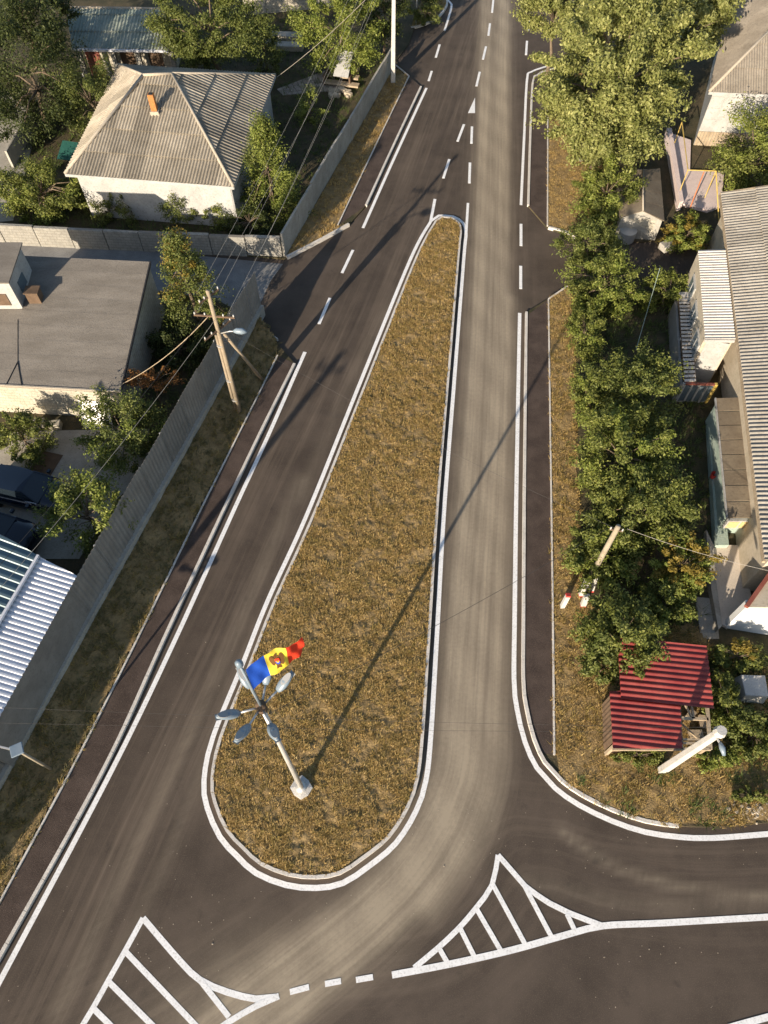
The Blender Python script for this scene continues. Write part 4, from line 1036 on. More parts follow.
for i in range(90):
    q_ = G(750 + random.gauss(0, 15), 812 + random.gauss(0, 4.5)); s_ = random.uniform(.03, .09); n_ = 6; a_ = random.uniform(0, 6)
    lo_ = [(q_.x + s_ * math.cos(a_ + k * 1.047) * random.uniform(.7, 1.25), q_.y + s_ * math.sin(a_ + k * 1.047) * random.uniform(.7, 1.25), .09) for k in range(n_)]
    hi_ = [(q_.x + (x - q_.x) * random.uniform(.4, .75), q_.y + (y - q_.y) * random.uniform(.4, .75), .1 + s_ * random.uniform(.5, .9)) for x, y, _ in lo_]
    MB().add(lo_ + hi_, [(k, (k + 1) % n_, n_ + (k + 1) % n_, n_ + k) for k in range(n_)] + [tuple(range(n_, 2 * n_))]).build('stone', m_rubble, rb_)

# ------------------------------------------------------------------ poles, lamps, flag
def catenary(p, q, sag, n=14):
    p, q = Vector(p), Vector(q); return [p.lerp(q, i / n) - Vector((0, 0, 4 * sag * (i / n) * (1 - i / n))) for i in range(n + 1)]
LB = G(302, 789)
lp = thing('street_lamp', 'tall steel lamp post with six lamp heads on the traffic island', 'street lamp', loc=(LB.x, LB.y, .1))
HZ = 10.25
MB().tube([(0, 0, 0), (0, 0, 3.5), (0, 0, HZ)], [.105, .085, .06], 14).build('pole', m_steel, lp, True)
MB().add(*(lambda r: ([(r[i] * math.cos(i * .785), r[i] * math.sin(i * .785), z) for z in (-.05, .16) for i in range(8)] + [(0, 0, .24)],
         [(i, (i + 1) % 8, 8 + (i + 1) % 8, 8 + i) for i in range(8)] + [(8 + i, 8 + (i + 1) % 8, 16) for i in range(8)]))([.42, .36, .45, .38, .42, .36, .40, .37])).build('concrete_base', m_pconc, lp)
MB().tube([(0, 0, .18), (0, 0, .30)], [.2, .2], 14).build('flange', m_steel, lp, True)
MB().tube([(0, 0, HZ - .22), (0, 0, HZ + .18)], [.13, .13], 14).build('hub', m_woodd, lp, True)
head_px = [(221, 722), (243, 745), (277, 734), (291, 679), (268, 672), (247, 683)]
for k in range(6):
    an = math.radians([200, 244, 300, 44, 82, 124][k]); d = Vector((math.cos(an), math.sin(an), 0)); up = math.radians(14)
    dd = d * math.cos(up) + Vector((0, 0, math.sin(up))); sdv = Vector((-d.y, d.x, 0)); nn_ = dd.cross(sdv); nn_ = nn_ if nn_.z > 0 else -nn_
    c0 = Vector((0, 0, HZ)); L0, L1_ = .55, 1.16
    arm = MB().tube([c0 + dd * .08, c0 + dd * L0], .03, 8).build('arm', m_steel, lp, True)
    mb = MB(); vs = []; ns = 9; nc = 10
    for i in range(ns):
        s_ = i / (ns - 1); ww_ = .03 + .105 * math.sin(math.pi * min(1, (s_ * .92 + .06)) ** .85) ** .8; hh = .03 + .06 * math.sin(math.pi * s_)
        c = c0 + dd * (L0 + (L1_ - L0) * s_)
        for j in range(nc):
            t_ = 2 * math.pi * j / nc; vs.append(c + sdv * ww_ * math.cos(t_) + nn_ * hh * math.sin(t_) * (1 if math.sin(t_) > 0 else .4))
    fs = [(i * nc + j, i * nc + (j + 1) % nc, (i + 1) * nc + (j + 1) % nc, (i + 1) * nc + j) for i in range(ns - 1) for j in range(nc)] + [tuple(range(nc - 1, -1, -1)), tuple(range((ns - 1) * nc, ns * nc))]
    tl_ = math.radians(14); pv_ = c0 + dd * L0
    def tilt(p): r_ = p - pv_; return pv_ + (dd * r_.dot(dd) + nn_ * r_.dot(nn_)) * math.cos(tl_) + (nn_ * r_.dot(dd) - dd * r_.dot(nn_)) * math.sin(tl_) + sdv * r_.dot(sdv)
    vs = [tilt(p) for p in vs]
    hd = mb.add(vs, fs).build('lamp_head', m_lampw, lp, True)
    c = c0 + dd * (L0 + .42)
    MB().add([tilt(c - nn_ * .042 + dd * a_ + sdv * b_) for a_, b_ in ((-.2, -.08), (.2, -.08), (.2, .08), (-.2, .08))], [(0, 1, 2, 3)]).build('lens', m_lens, hd)
    c = c0 + dd * (L0 + .40) + nn_ * .088
    MB().add([tilt(c + dd * (.19 * math.cos(q_)) + sdv * (.085 * math.sin(q_)) + nn_ * (-.004)) for q_ in [i * math.pi / 8 for i in range(16)]] + [tilt(c + dd * (.19 * math.cos(q_)) + sdv * (.085 * math.sin(q_)) - nn_ * .03) for q_ in [i * math.pi / 8 for i in range(16)]],
             [tuple(range(16))] + [(i, 16 + i, 16 + (i + 1) % 16, (i + 1) % 16) for i in range(16)]).build('cover_plate', m_lens, hd)
MB().tube([(0, 0, HZ + .1), (-.02, 0, 13.25)], [.04, .03], 10).build('flagpole', m_lampw, lp, True)
MB().tube([(-.02, 0, 13.2), (-.02, 0, 13.28), (-.02, 0, 13.42), (-.02, 0, 13.48)], [.04, .085, .085, .03], 12).build('finial', m_lampw, lp, True)

# flag: blue, yellow, red with the eagle emblem
fg = thing('flag', 'blue, yellow and red flag with an eagle emblem flying from the lamp post', 'flag')
pz = 12.98
hoist = Vector((LB.x, LB.y, pz)); tip = G(301, 641, pz - .72)
fly = tip - hoist; fly.z = 0; FLl = fly.length; fly.normalize(); side = Vector((-fly.y, fly.x, 0))
FHt = .62
def flag_pt(s_, t_):                           # s along the fly 0..1, t from the top 0..1
    d = FLl * s_
    drop = .50 * s_ ** 1.6
    hgt = FHt * (1 - .18 * s_)
    wob = .085 * math.sin(5.6 * s_ + 1.4 * t_) * (s_ ** .5) + .035 * math.sin(15 * s_ + 4 * t_) * s_ ** .6 + .02 * math.sin(26 * s_ - 6 * t_) * s_ ** .5
    lean = .30 * t_ * (1 - .4 * s_)
    return hoist + fly * (d + .05 - .10 * t_) + side * (wob - lean * .9) + Vector((0, 0, -drop - hgt * t_ * .94))
def flag_panel(s0, s1, m, name):
    ns, nt_ = 14, 12; vs = [flag_pt(s0 + (s1 - s0) * i / ns, j / nt_) for i in range(ns + 1) for j in range(nt_ + 1)]
    fs = [(i * (nt_ + 1) + j, (i + 1) * (nt_ + 1) + j, (i + 1) * (nt_ + 1) + j + 1, i * (nt_ + 1) + j + 1) for i in range(ns) for j in range(nt_)]
    return MB().add(vs, fs).build(name, m, fg, True)
flag_panel(0, .335, m_fblue, 'blue_stripe'); yw = flag_panel(.335, .667, m_fyel, 'yellow_stripe'); flag_panel(.667, 1, m_fred, 'red_stripe')
def fnorm(s_, t_):
    a_, b_ = flag_pt(s_ + .01, t_) - flag_pt(s_ - .01, t_), flag_pt(s_, t_ + .01) - flag_pt(s_, t_ - .01); return a_.cross(b_).normalized()
eagle = [(0, .40), (.05, .36), (.04, .28), (.09, .24), (.20, .36), (.30, .34), (.33, .20), (.30, .02), (.25, -.14), (.18, -.22), (.10, -.12), (.09, -.24), (.13, -.40), (0, -.36), (-.13, -.40), (-.09, -.24), (-.10, -.12), (-.18, -.22), (-.25, -.14), (-.30, .02), (-.33, .20), (-.30, .34), (-.20, .36), (-.09, .24), (-.06, .28), (-.10, .33), (-.05, .38)]
def emblem(poly, m, off, name):
    for sg in (1, -1):
        vs = [];
        for x, y in [(sum(q[0] for q in poly) / len(poly), sum(q[1] for q in poly) / len(poly))] + poly:
            s_, t_ = .5 + x * .33, .5 - y * .82; vs.append(flag_pt(s_, t_) + fnorm(s_, t_) * off * sg)
        n_ = len(poly); MB().add(vs, [(0, 1 + i, 1 + (i + 1) % n_) for i in range(n_)]).build(name, m, yw)
emblem(eagle, m_eagle, .012, 'emblem_eagle')
emblem([(-.09, .0), (.09, .0), (.09, .16), (-.09, .16)], m_fred, .020, 'emblem_shield_top')
emblem([(-.09, .0), (-.07, -.1), (0, -.16), (.07, -.1), (.09, 0)], m_fblue, .020, 'emblem_shield_base')
emblem([(-.04, -.05), (.04, -.05), (.05, .07), (0, .02), (-.05, .07)], m_gold, .026, 'emblem_bull_head')

# wooden double pole with brace, left
WB = G(240, 413); HP = 7.75
up_ = thing('utility_pole', 'wooden utility pole with a slanting brace beside the left footpath', 'utility pole', loc=(WB.x, WB.y, .1))
off = G(236, 412) - WB
MB().tube([(0, 0, 0), (0, 0, HP)], [.115, .085], 12).build('pole', m_pole, up_, True)
MB().tube([(-.2, .08, 0), (-.16, .05, 5.2)], [.08, .07], 12).build('pole_stub', m_pole, up_, True)
BB = G(262.5, 381) - WB
MB().tube([(BB.x, BB.y, 0), (.24, .0, 5.3)], [.09, .07], 12).build('brace', m_pole, up_, True)
for z_, L, az_ in ((7.45, .55, .9), (6.35, .9, -.1), (5.55, .8, .9)):
    ca, sa = math.cos(az_), math.sin(az_)
    ar = MB().beam((-L * ca, -L * sa, z_), (L * ca, L * sa, z_), .07, .07).build('crossarm', m_woodd, up_)
    for k in (-.95, -.45, .45, .95):
        MB().tube([(k * L * ca, k * L * sa, z_ + .02), (k * L * ca, k * L * sa, z_ + .08), (k * L * ca, k * L * sa, z_ + .16)], [.02, .04, .025], 8).build('insulator', m_ceram, ar, True)
MB().tube([(.05, 0, 5.35), (.55, -.12, 5.6), (.80, -.15, 5.62)], [.03, .03, .03], 8).build('lamp_arm', m_steel, up_, True)
lh = MB().tube([(.70, -.14, 5.62), (.85, -.16, 5.66), (1.10, -.18, 5.66), (1.30, -.2, 5.62)], [.05, .13, .15, .06], 10).build('lamp_head', m_lampw, up_, True)
for z_ in (.9, 2.3, 4.6): MB().tube([(-.08, .03, z_), (-.08, .03, z_ + .05)], .17, 12).build('wire_binding', m_steel, up_)
MB().tube([(.14, -.04, 4.9), (.3, -.06, 4.8), (.32, 0, 5.0), (.2, .05, 5.1), (.14, 0, 4.95)], .025, 6).build('cable_coil', m_black, up_, True)

# white concrete pole, top
WP = G(393, 83)
p2 = thing('concrete_pole', 'tall white concrete pole beside the concrete wall at the top', 'utility pole', loc=(WP.x, WP.y, .1))
MB().add([(x * k, y * k, z) for z, k in ((0, 1), (10.2, .62)) for x, y in ((-.13, -.17), (.13, -.17), (.17, -.1), (.17, .1), (.13, .17), (-.13, .17), (-.17, .1), (-.17, -.1))],
         [(i, (i + 1) % 8, 8 + (i + 1) % 8, 8 + i) for i in range(8)] + [tuple(range(8, 16)), tuple(range(7, -1, -1))]).build('pole', m_pconc, p2)
MB().beam((-.8, 0, 9.6), (.8, 0, 9.6), .08, .08).build('crossarm', m_steel, p2)
for k in (-.7, -.3, .3, .7): MB().tube([(k, 0, 9.62), (k, 0, 9.85)], [.06, .04], 8).build('insulator', m_ceram, p2, True)
WT = G(416, 26)
p3 = thing('sign_post', 'thin grey steel post on the small rounded verge at the top', 'post', loc=(WT.x, WT.y, .1))
MB().tube([(0, 0, 0), (0, 0, 3.2)], .06, 8).build('pole', m_steel, p3, True)
MB().tube([(0, 0, 3.2), (0, 0, 3.26)], .075, 8).build('post_cap', m_steel, p3)

# aged pole with concrete stubs, right verge
CB = G(589, 580)
p4 = thing('propped_pole', 'aged grey pole held up by white concrete stubs on the right verge', 'utility pole', loc=(CB.x, CB.y, .1))
MB().tube([(0, 0, .1), (0, 0, 4.5)], [.13, .10], 10).build('pole', m_pconc2, p4, True)
for (px, py, lx, ly, h_) in ((580, 597, .10, .25, 1.0), (590, 592, -.02, .2, 1.0), (582, 607, .02, .12, .8)):
    q_ = G(px, py) - CB; mb = MB().beam((q_.x, q_.y, 0), (q_.x + lx, q_.y + ly, h_), .22, .16); st = mb.build('concrete_stub', m_pconc, p4)
    MB().beam((q_.x, q_.y, .0), (q_.x + lx * .08, q_.y + ly * .08, .09), .23, .17).build('red_band', m_redp, st)
MB().beam((-.25, .05, 4.2), (.25, -.05, 4.2), .06, .06).build('crossarm', m_woodd, p4)
for k in (-.22, .22): MB().tube([(k, -k * .2, 4.2), (k, -k * .2, 4.36)], [.035, .025], 8).build('insulator', m_ceram, p4, True)
q_ = G(561.5, 608)
o = thing('bollard', 'short white concrete bollard with a red top standing alone on the right verge', 'bollard', loc=(q_.x, q_.y, .1))
MB().beam((0, 0, 0), (.08, .12, .85), .18, .16).build('post', m_pconc, o); MB().beam((.08, .12, .85), (.09, .135, .95), .185, .165).build('red_top', m_redp, o)
q_ = G(580, 162)
o = thing('concrete_marker', 'leaning white concrete marker post on the dry grass under the big tree', 'post', loc=(q_.x, q_.y, .1))
MB().beam((0, 0, 0), (.12, .5, 1.0), .3, .26).build('post', m_pconc, o); MB().beam((-.05, -.08, 0), (.0, .12, .4), .2, .2).build('footing', m_conc, o)

# pale concrete pole, bottom right
DB = G(661, 771)
p5 = thing('concrete_pole', 'pale square concrete pole beside the red roofed shed', 'utility pole', loc=(DB.x, DB.y, .1))
MB().add([(x * k, y * k, z) for z, k in ((.25, 1), (5.45, .75)) for x, y in ((-.15, -.12), (.15, -.12), (.15, .12), (-.15, .12))],
         [(i, (i + 1) % 4, 4 + (i + 1) % 4, 4 + i) for i in range(4)] + [(4, 5, 6, 7), (3, 2, 1, 0)]).build('pole', m_pconc, p5, bevel=.02)
MB().box((-.06, -.02, .2), (.24, .2, .5)).build('footing', m_pconc, p5)
MB().tube([(0, 0, 5.4), (0, 0, 5.62)], [.2, .16], 10).build('pole_cap', m_pconc, p5)
MB().beam((.0, -.05, 5.1), (.12, -.3, 5.05), .05, .05).build('lamp_arm', m_steel, p5)
MB().tube([(.1, -.22, 5.06), (.14, -.4, 5.05), (.16, -.62, 5.0)], [.05, .10, .05], 8).build('lamp_head', m_lampw, p5, True)

# short lamp by the fence, bottom left
SB = G(17, 750, 3.1); SB.z = 0
p6 = thing('solar_lamp', 'short grey post with a square lamp panel beside the grey fence', 'lamp', loc=(SB.x, SB.y, .1))
MB().tube([(0, 0, 0), (0, 0, 2.95)], [.06, .05], 10).build('pole', m_pconc2, p6, True)
MB().box((0, 0, 3.02), (.42, .42, .08), .45).build('panel', m_lampw, p6, bevel=.02)
MB().beam((-.05, 0, 2.9), (-.75, .15, 2.92), .06, .06).build('lamp_arm', m_steel, p6)
MB().box((-.85, .17, 2.92), (.3, .16, .08), -.2).build('lamp_head', m_lampw, p6)
# off picture pole that carries the wires on
OB = Vector((-17.1, .3, 0))
p7 = thing('utility_pole', 'wooden utility pole beyond the bottom left edge that carries the wires on', 'utility pole', loc=(OB.x, OB.y, .1))
MB().tube([(0, 0, 0), (0, 0, 9.4)], [.22, .17], 10).build('pole', m_pole, p7, True)
MB().beam((-.7, .2, 9.0), (.7, -.2, 9.0), .08, .08).build('crossarm', m_steel, p7)
for k in (-.6, .6): MB().tube([(k, -k * .28, 9.0), (k, -k * .28, 9.25)], [.05, .035], 8).build('insulator', m_ceram, p7, True)

def wire(p, q, sag, r, m, label, group=None):
    o = MB().tube(catenary(p, q, sag), r, 5).build('cable', m); return tag(o, label, 'cable', group)
grp = 'overhead wires from the wooden pole to the white pole'
for i, (da, db, z0, z1) in enumerate([(-.5, -.7, 7.6, 9.8), (.45, -.3, 7.6, 9.8), (-.75, .3, 6.5, 9.6), (.6, .7, 6.5, 9.6), (.2, .1, 5.8, 8.9)]):
    wire((WB.x + da, WB.y + .2, z0), (WP.x + db, WP.y, z1), .5 + .08 * i, .0055, m_cablel,
         ['overhead wire from the wooden pole to the white pole, first from the garden side', 'overhead wire from the wooden pole to the white pole, second from the garden side', 'overhead wire from the wooden pole to the white pole, middle of the five', 'overhead wire from the wooden pole to the white pole, fourth from the garden side', 'overhead wire from the wooden pole to the white pole, nearest the road'][i], grp)
wire((WB.x - .4, WB.y, 6.5), (OB.x + .5, OB.y, 9.2), .6, .008, m_cable, 'overhead wire running down over the grey fence, nearer the yard')
wire((WB.x + .1, WB.y, 6.4), (OB.x + .8, OB.y - .1, 9.1), .8, .008, m_cablel, 'overhead wire running down over the grey fence, nearer the road')
q_ = G(118, 386, 3.0)
wire((WB.x - .3, WB.y, 6.4), q_, .35, .016, m_wood, 'brown service cable from the wooden pole to the flat roofed building')
tp4 = Vector((CB.x, CB.y, 4.4)); tp5 = Vector((DB.x, DB.y, 5.5))
wire((WB.x + .4, WB.y, 5.6), tp4, .5, .004, m_cable, 'thin dark wire crossing the road from the wooden pole to the propped pole')
wire(tp4 + Vector((.4, 0, 0)), G(775, 572, 3.4), .2, .008, m_cablel, 'service wire from the propped pole to the long house')
wire(tp5, (OB.x, OB.y + 5.8, 6.4), .35, .004, m_cable, 'thin dark wire crossing the island towards the concrete pole by the red shed')
wire(tp5 + Vector((0, .2, -.2)), (OB.x, OB.y + 6.4, 6.3), .45, .004, m_cable, 'thin dark wire crossing above the left verge near the square lamp panel')
wire(tp4 + Vector((-.4, 0, 0)), (LB.x, LB.y, 9.6), .3, .007, m_cable, 'thin dark wire from the propped pole to the lamp post on the island')
wire(G(277, 77, 3.0), (WP.x, WP.y, 7.2), .3, .016, m_ridge, 'service wire from the hip roof corner to the white pole')
wire(G(636, 350, .5), G(660, 268, 2.2), .1, .015, m_teal, 'green wire line above the shaded garden on the right')

# ------------------------------------------------------------------ cars
def car(label, loc, rz, paintm):
    t_ = thing('parked_car', label, 'car', 'cars parked in the left yard', loc=loc, rz=rz)
    xs = [-2.2, -2.12, -1.8, -1.2, -.4, .4, 1.1, 1.7, 2.08, 2.2]
    hw = [.62, .78, .87, .90, .90, .90, .89, .86, .76, .58]
    ht = [.62, .86, .95, .96, .95, .94, .90, .84, .72, .52]
    vs = []
    for x, w_, h_ in zip(xs, hw, ht):
        for y, z in ((-w_ * .9, .24), (-w_, .42), (-w_ * .985, h_ * .78), (-w_ * .90, h_ * .97), (-w_ * .45, h_ * 1.02), (w_ * .45, h_ * 1.02), (w_ * .90, h_ * .97), (w_ * .985, h_ * .78), (w_, .42), (w_ * .9, .24)): vs.append((x, y, z))
    n = 10; fs = [(i * n + j, (i + 1) * n + j, (i + 1) * n + (j + 1) % n, i * n + (j + 1) % n) for i in range(len(xs) - 1) for j in range(n)]
    fs += [tuple(range(n)), tuple(range((len(xs) - 1) * n + n - 1, (len(xs) - 1) * n - 1, -1))]
    b = MB().add(vs, [tuple(reversed(f)) for f in fs]).build('body', paintm, t_, True)
    # cabin: belt ring and roof ring
    belt = [(-1.75, .72), (-.9, .80), (.3, .80), (1.05, .74)]; roof_ = [(-1.25, .56), (-.8, .62), (.0, .62), (.35, .56)]
    def cab(name, a_, b_, c_, d_, m): return MB().add([a_, b_, c_, d_], [(0, 1, 2, 3)]).build(name, m, t_)
    zb_, zr = .94, 1.42
    for sg in (1, -1):
        for i, nm in ((0, 'rear_side_window'), (1, 'side_window'), (2, 'front_side_window')):
            cab(nm, (belt[i][0], sg * belt[i][1], zb_), (belt[i + 1][0], sg * belt[i + 1][1], zb_), (roof_[i + 1][0], sg * roof_[i + 1][1], zr), (roof_[i][0], sg * roof_[i][1], zr), m_glassd)
        MB().beam((1.05, sg * .74, .95), (.35, sg * .57, 1.43), .06, .05).build('pillar', paintm, t_)
        MB().beam((-1.75, sg * .72, .95), (-1.25, sg * .57, 1.43), .06, .05).build('pillar', paintm, t_)
        MB().beam((-1.75, sg * .75, .96), (1.0, sg * .77, .95), .03, .03).build('trim', m_zinc, t_)
        mr_ = MB().box((.72, sg * .98, 1.0), (.16, .2, .14)).build('mirror', paintm, t_, bevel=.03)
        MB().box((2.02, sg * .56, .66), (.2, .32, .12), -sg * .35).build('headlight', m_ceram, t_, bevel=.03)
        MB().box((-2.08, sg * .62, .78), (.12, .28, .14), sg * .25).build('tail_light', m_redp, t_, bevel=.02)
        for x in (-1.32, 1.34):
            wh = MB().tube([(x, sg * .70, .32), (x, sg * .90, .32)], .32, 20).build('wheel', m_black, t_, True); MB().tube([(x, sg * .895, .32), (x, sg * .912, .32)], .2, 14).build('rim', m_steel, wh)
    cab('windscreen', (1.05, -.74, zb_), (1.05, .74, zb_), (.35, .56, zr), (.35, -.56, zr), m_glassd)
    cab('rear_window', (-1.75, .72, zb_), (-1.75, -.72, zb_), (-1.25, -.56, zr), (-1.25, .56, zr), m_glassd)
    rv = []
    for x, w_ in ((-1.27, .57), (-.8, .64), (-.2, .645), (.0, .63), (.37, .57)):
        for k, dz in ((-1, 0), (-.6, .05), (0, .065), (.6, .05), (1, 0)): rv.append((x, w_ * k, zr + dz * (1 if -1.2 < x < .3 else .4)))
    MB().add(rv, [(i * 5 + j, (i + 1) * 5 + j, (i + 1) * 5 + j + 1, i * 5 + j + 1) for i in range(4) for j in range(4)]).build('roof', paintm, t_, True)
    return t_
p = G(28, 490, .7); car('navy car parked farther from the sheds, its bonnet under the small tree', (p.x, p.y, .11), math.radians(-14), m_navy)
p = G(-10, 530, .7); car('navy car parked right beside the blue grey metal shed', (p.x, p.y, .11), math.radians(-16), m_navy)

# ------------------------------------------------------------------ trees and shrubs
def tree(name, label, px, py, z, hx, hy, mat_, n, leaf=.16, clumps=40, shape='round', cat='tree', group=None, m2=None, frac2=0.0, base=None, rc=None, gap=.0):
    """crown centre seen at (px, py) and standing z up; hx, hy half sizes in picture pixels"""
    c = G(px, py, z); k = mpp(px, py, z); rx, ry = hx * k, hy * k; rzv = min(ry, z * .95)
    if shape == 'hedge': ry_ = ry
    t_ = thing(name, label, cat, group, loc=(c.x, c.y, .05))
    clumps = int(clumps * 1.7)
    cs = []
    while len(cs) < clumps:
        d = rng.normal(size=3); d /= np.linalg.norm(d); r = rng.uniform(.5, 1.0) ** .5
        if shape == 'cone':
            hgt = rng.uniform(-1, 1) ; rad = (1 - (hgt + 1) / 2) ** .8 * .95 + .08; an = rng.uniform(0, 6.283); rr = rad * rng.uniform(.5, 1) ** .5
            q = np.array([rx * rr * math.cos(an), rx * rr * math.sin(an), rzv * hgt * 1.25])
        else: q = np.array([rx * d[0], ry * d[1], rzv * d[2]]) * r * (.82 + .36 * rng.random())
        cs.append(q)
    cs = np.array(cs)
    zmin = -z + .12
    cs[:, 2] = np.maximum(cs[:, 2], zmin + .1)
    n = int(n * 3.4); leaf *= .54
    R = rc or .30 * (rx * ry * rzv) ** (1 / 3) * (40 / clumps) ** .33
    idx = rng.integers(0, clumps, n); wt = rng.uniform(.5, 1.35, clumps)
    dirs = rng.normal(size=(n, 3)); dirs /= np.linalg.norm(dirs, axis=1)[:, None]
    rad = R * wt[idx] * rng.uniform(0, 1, n) ** .5 * rng.uniform(.75, 1.25, n)
    ax = cs / np.maximum(np.linalg.norm(cs, axis=1), 1e-6)[:, None] + np.array([0, 0, .25]) + rng.normal(size=cs.shape) * .25
    ax /= np.linalg.norm(ax, axis=1)[:, None]; ax = ax[idx]
    loc_ = dirs * rad[:, None] * np.array([.85, .85, .7]); loc_ += ax * ((loc_ * ax).sum(1) * .9)[:, None]
    pos = cs[idx] + loc_
    pos[:, 2] = np.maximum(pos[:, 2], zmin)
    # leaf frame: normals lean outwards and up
    nr = dirs * .7 + np.array([0, 0, .55]) + rng.normal(size=(n, 3)) * .55; nr /= np.linalg.norm(nr, axis=1)[:, None]
    tv = np.cross(nr, rng.normal(size=(n, 3))); tv /= np.linalg.norm(tv, axis=1)[:, None]; bv = np.cross(nr, tv)
    ls = leaf * rng.uniform(.6, 1.3, n)[:, None]
    tip_ = pos + tv * ls; tail = pos - tv * ls * .8; s1_ = pos + bv * ls * .44 + nr * ls * .16; s2_ = pos - bv * ls * .44 + nr * ls * .16
    def crown(sel, m, nm):
        V_ = np.stack([tail[sel], s1_[sel], tip_[sel], s2_[sel]], 1).reshape(-1, 3); q = np.arange(len(V_)).reshape(-1, 4)
        F_ = np.concatenate([q[:, [0, 1, 2]], q[:, [0, 2, 3]]]); o = mesh_np(nm, V_, F_, m, t_); o.location = (0, 0, z - .05); return o
    pick = rng.random(n) < frac2
    if m2 is not None and frac2 > 0:
        cm = rng.random(clumps) < frac2; pick = cm[idx]
        crown(~pick, mat_, 'crown'); 
        if pick.any(): crown(pick, m2, 'crown')
    else: crown(np.ones(n, bool), mat_, 'crown')
    # trunk and limbs
    mb = MB(); tr_ = max(.035, .045 * max(rx, rzv)); top = z - .05 + (rzv * .8 if shape == 'cone' else rzv * .15)
    path = [(0, 0, -.05)]
    for i in range(1, 6):
        path.append((.10 * rx * math.sin(i * 1.7 + px) * .5, .1 * rx * math.cos(i * 1.3 + py) * .5, top * i / 5))
    mb.tube(path, [tr_ * (1.3 - i * .2) for i in range(6)], 8)
    for i in range(0, clumps, max(1, clumps // 14)):
        f = Vector(path[3 if cs[i][2] < 0 else 4]); e_ = Vector(cs[i]) + Vector((0, 0, z - .05)); e_.z = max(e_.z, .1)
        md = f.lerp(e_, .5) + Vector((0, 0, .12 * rx)); mb.tube([f, md, e_], [tr_ * .45, tr_ * .28, tr_ * .1], 5)
    mb.build('trunk', m_bark, t_, True)
    return t_

T = tree
# upper left garden
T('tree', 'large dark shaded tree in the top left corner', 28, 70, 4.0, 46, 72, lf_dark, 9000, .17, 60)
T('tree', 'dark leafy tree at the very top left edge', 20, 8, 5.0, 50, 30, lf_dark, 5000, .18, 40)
T('tree', 'olive tree between the outbuilding and the hip roof', 92, 98, 2.6, 36, 32, lf_olive, 4200, .13, 40, gap=.1)
T('tree', 'broad sunlit olive tree at the top between outbuilding and stone wall', 208, 24, 4.0, 58, 36, lf_olive, 9000, .17, 60)
T('shrub', 'round shrub in the upper garden between the stone wall and the hip roof', 264, 50, 1.5, 18, 22, lf_olive, 1600, .14, 22, cat='shrub')
T('tree', 'bright yellow green tree above the garden stand', 340, 30, 3.2, 42, 36, lf_lime, 6500, .16, 50)
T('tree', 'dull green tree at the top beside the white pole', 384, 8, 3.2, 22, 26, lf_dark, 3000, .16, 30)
T('shrub', 'green shrub on the small rounded verge at the top', 425, 6, 1.4, 18, 13, lf_olive, 1800, .15, 20, cat='shrub')
T('shrub', 'young leafy sapling between the terrace and the concrete wall', 310, 108, 1.0, 14, 20, lf_lime, 700, .13, 14, cat='shrub')
T('tree', 'tall pointed sunlit tree at the right corner of the hip roofed house', 268, 172, 2.6, 35, 52, lf_lime, 6000, .14, 60, 'cone', m2=lf_olive, frac2=.5)
T('shrub', 'dense bright bush at the left end of the blockwork wall', 40, 192, 1.5, 46, 32, lf_green, 6500, .15, 46, cat='shrub', m2=lf_lime, frac2=.35)
T('shrub', 'small green plant behind the blockwork wall, nearest the dense bush', 108, 208, .9, 17, 13, lf_green, 900, .12, 16, cat='shrub')
T('shrub', 'slim green plant against the white front wall, second from the dense bush', 130, 206, 1.0, 8, 16, lf_green, 500, .11, 12, cat='shrub')
T('shrub', 'pale green plant behind the blockwork wall below the window wall', 178, 206, 1.1, 16, 18, lf_olive, 1100, .12, 18, cat='shrub')
T('shrub', 'low green shrubs behind the blockwork wall near the pointed tree', 212, 212, .9, 24, 16, lf_green, 1500, .12, 22, cat='shrub', m2=lf_lime, frac2=.3)
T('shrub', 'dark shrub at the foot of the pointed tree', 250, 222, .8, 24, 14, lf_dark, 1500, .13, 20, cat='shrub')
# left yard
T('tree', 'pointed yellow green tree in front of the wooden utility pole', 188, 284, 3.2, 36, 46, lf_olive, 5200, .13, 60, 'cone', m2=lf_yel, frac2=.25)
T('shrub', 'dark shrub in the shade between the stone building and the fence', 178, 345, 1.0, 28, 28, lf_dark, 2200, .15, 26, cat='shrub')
T('tree', 'leafy tree at the corner of the flat roofed building', 122, 430, 2.0, 40, 38, lf_olive, 4600, .13, 46, m2=lf_lime, frac2=.3)
T('shrub', 'rusty brown climber hanging from the corner of the flat roofed building', 152, 378, 2.2, 26, 11, lf_rust, 900, .10, 22, cat='climber')
T('shrub', 'dull green bush below the stone wall at the left edge', 24, 438, 1.2, 26, 26, lf_green, 2400, .13, 30, cat='shrub')
T('tree', 'small open tree over the navy cars beside the grey fence', 84, 512, 2.4, 38, 36, lf_lime, 2300, .14, 36, m2=lf_olive, frac2=.4)
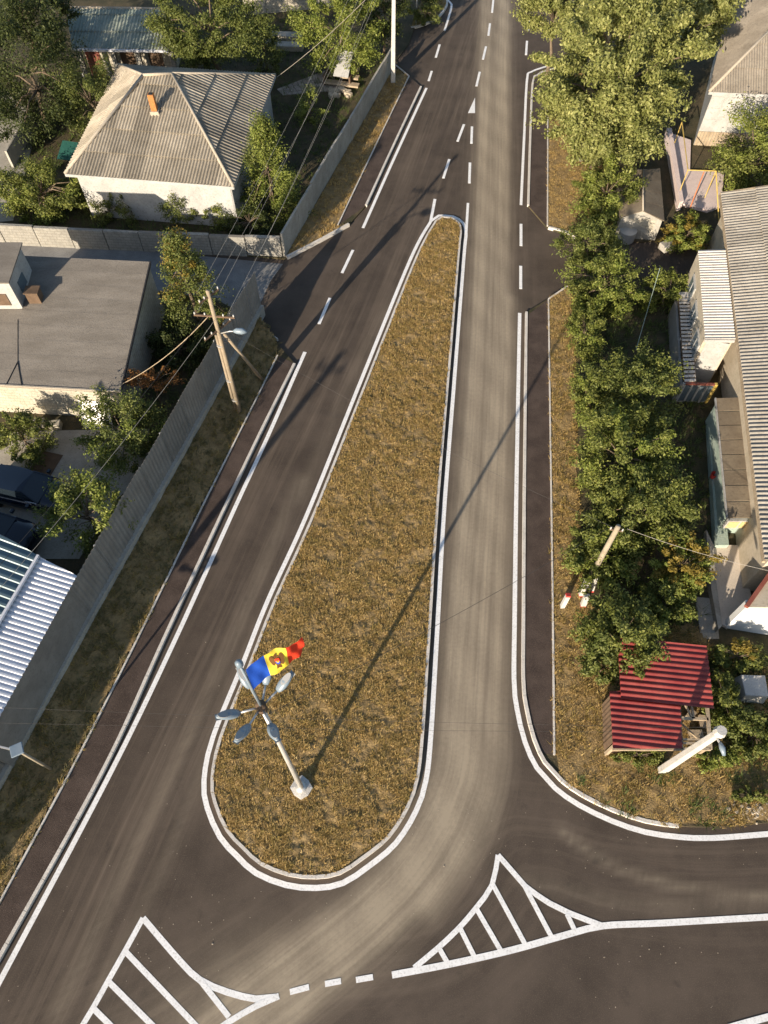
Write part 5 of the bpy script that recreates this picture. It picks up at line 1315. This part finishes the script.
# right side
T('tree', 'huge pale leafed tree at the top right beside the road', 616, 78, 5.8, 70, 76, lf_big, 25000, .22, 120, rc=.70)
T('tree', 'pale leafed tree at the top edge beside the brown corrugated corner roof', 688, 10, 6.0, 40, 36, lf_big, 6000, .25, 46, rc=.7)
T('tree', 'leafy branch crown reaching over the road at the very top', 558, 8, 5.0, 40, 22, lf_big, 4500, .19, 36)
T('tree', 'dense green bush left of the small gabled shed', 608, 192, 1.7, 30, 34, lf_green, 4200, .15, 40, m2=lf_lime, frac2=.35)
T('tree', 'round green tree against the pale corner house', 758, 152, 2.6, 36, 42, lf_green, 5200, .16, 46, m2=lf_lime, frac2=.45)
T('shrub', 'yellow green shrub between the gabled shed and the long house', 688, 232, .8, 22, 22, lf_lime, 2600, .14, 32, cat='shrub', m2=lf_yel, frac2=.3)
T('shrub', 'leafy bush at the driveway mouth on the right', 590, 246, 1.3, 32, 22, lf_olive, 3200, .15, 32, cat='shrub')
T('shrub', 'broad leafy bush just below the right driveway', 606, 284, 1.6, 36, 28, lf_lime, 4200, .15, 40, cat='shrub', m2=lf_green, frac2=.5)
T('shrub', 'low green bushes along the shaded drive beside the porch', 668, 292, 1.0, 30, 20, lf_green, 2600, .14, 30, cat='shrub', m2=lf_lime, frac2=.3)
T('shrub', 'clipped hedge along the verge, upper stretch', 586, 330, 1.0, 15, 36, lf_green, 2800, .12, 40, cat='hedge', m2=lf_lime, frac2=.35)
T('shrub', 'clipped hedge along the verge, lower stretch', 588, 396, 1.0, 14, 36, lf_green, 2600, .12, 40, cat='hedge', m2=lf_lime, frac2=.3)
T('tree', 'bushy olive green tree in the middle of the right garden', 632, 390, 2.4, 40, 38, lf_green, 7000, .14, 60, m2=lf_olive, frac2=.4)
T('tree', 'wide green tree beside the verge below the hedge', 622, 455, 2.4, 46, 46, lf_green, 8000, .14, 64, m2=lf_lime, frac2=.3)
T('tree', 'dense green tree behind the propped pole', 640, 510, 2.2, 46, 40, lf_green, 7000, .14, 60, m2=lf_olive, frac2=.35)
T('tree', 'low spreading tree around the foot of the propped pole', 604, 555, 1.1, 34, 32, lf_green, 4000, .14, 42, m2=lf_lime, frac2=.4)
T('tree', 'yellowing tree between the garden path and the propped pole', 684, 566, 1.8, 28, 26, lf_yel, 3200, .14, 36, m2=lf_lime, frac2=.5)
T('tree', 'green tree above the red roofed shed', 622, 634, 1.8, 36, 38, lf_green, 5600, .14, 54, m2=lf_olive, frac2=.35)
T('shrub', 'small green shrub right of the tree above the red shed', 664, 606, 1.2, 22, 22, lf_green, 2000, .15, 26, cat='shrub', m2=lf_lime, frac2=.3)
T('shrub', 'pale dry bush at the upper left corner of the red shed', 604, 666, .9, 18, 18, lf_olive, 1300, .13, 20, cat='shrub')
T('shrub', 'green bush right of the red shed, above the concrete block', 738, 656, .8, 26, 13, lf_green, 2000, .13, 28, cat='shrub', m2=lf_yel, frac2=.25)
T('shrub', 'green bush right of the open shed frame', 724, 702, .8, 14, 26, lf_green, 2000, .13, 26, cat='shrub', m2=lf_lime, frac2=.3)
T('shrub', 'broad green bush below the concrete block at the right edge', 756, 734, .8, 26, 22, lf_green, 3200, .13, 32, cat='shrub', m2=lf_olive, frac2=.4)
T('shrub', 'low weeds below the red shed, left of the concrete pole', 640, 756, .35, 24, 8, lf_green, 900, .11, 18, cat='shrub')
T('shrub', 'low weeds right of the concrete pole foot', 712, 758, .35, 26, 9, lf_lime, 900, .11, 18, cat='shrub')
T('shrub', 'green weeds at the right end of the bottom right kerb', 752, 795, .3, 22, 6, lf_green, 600, .10, 16, cat='shrub')
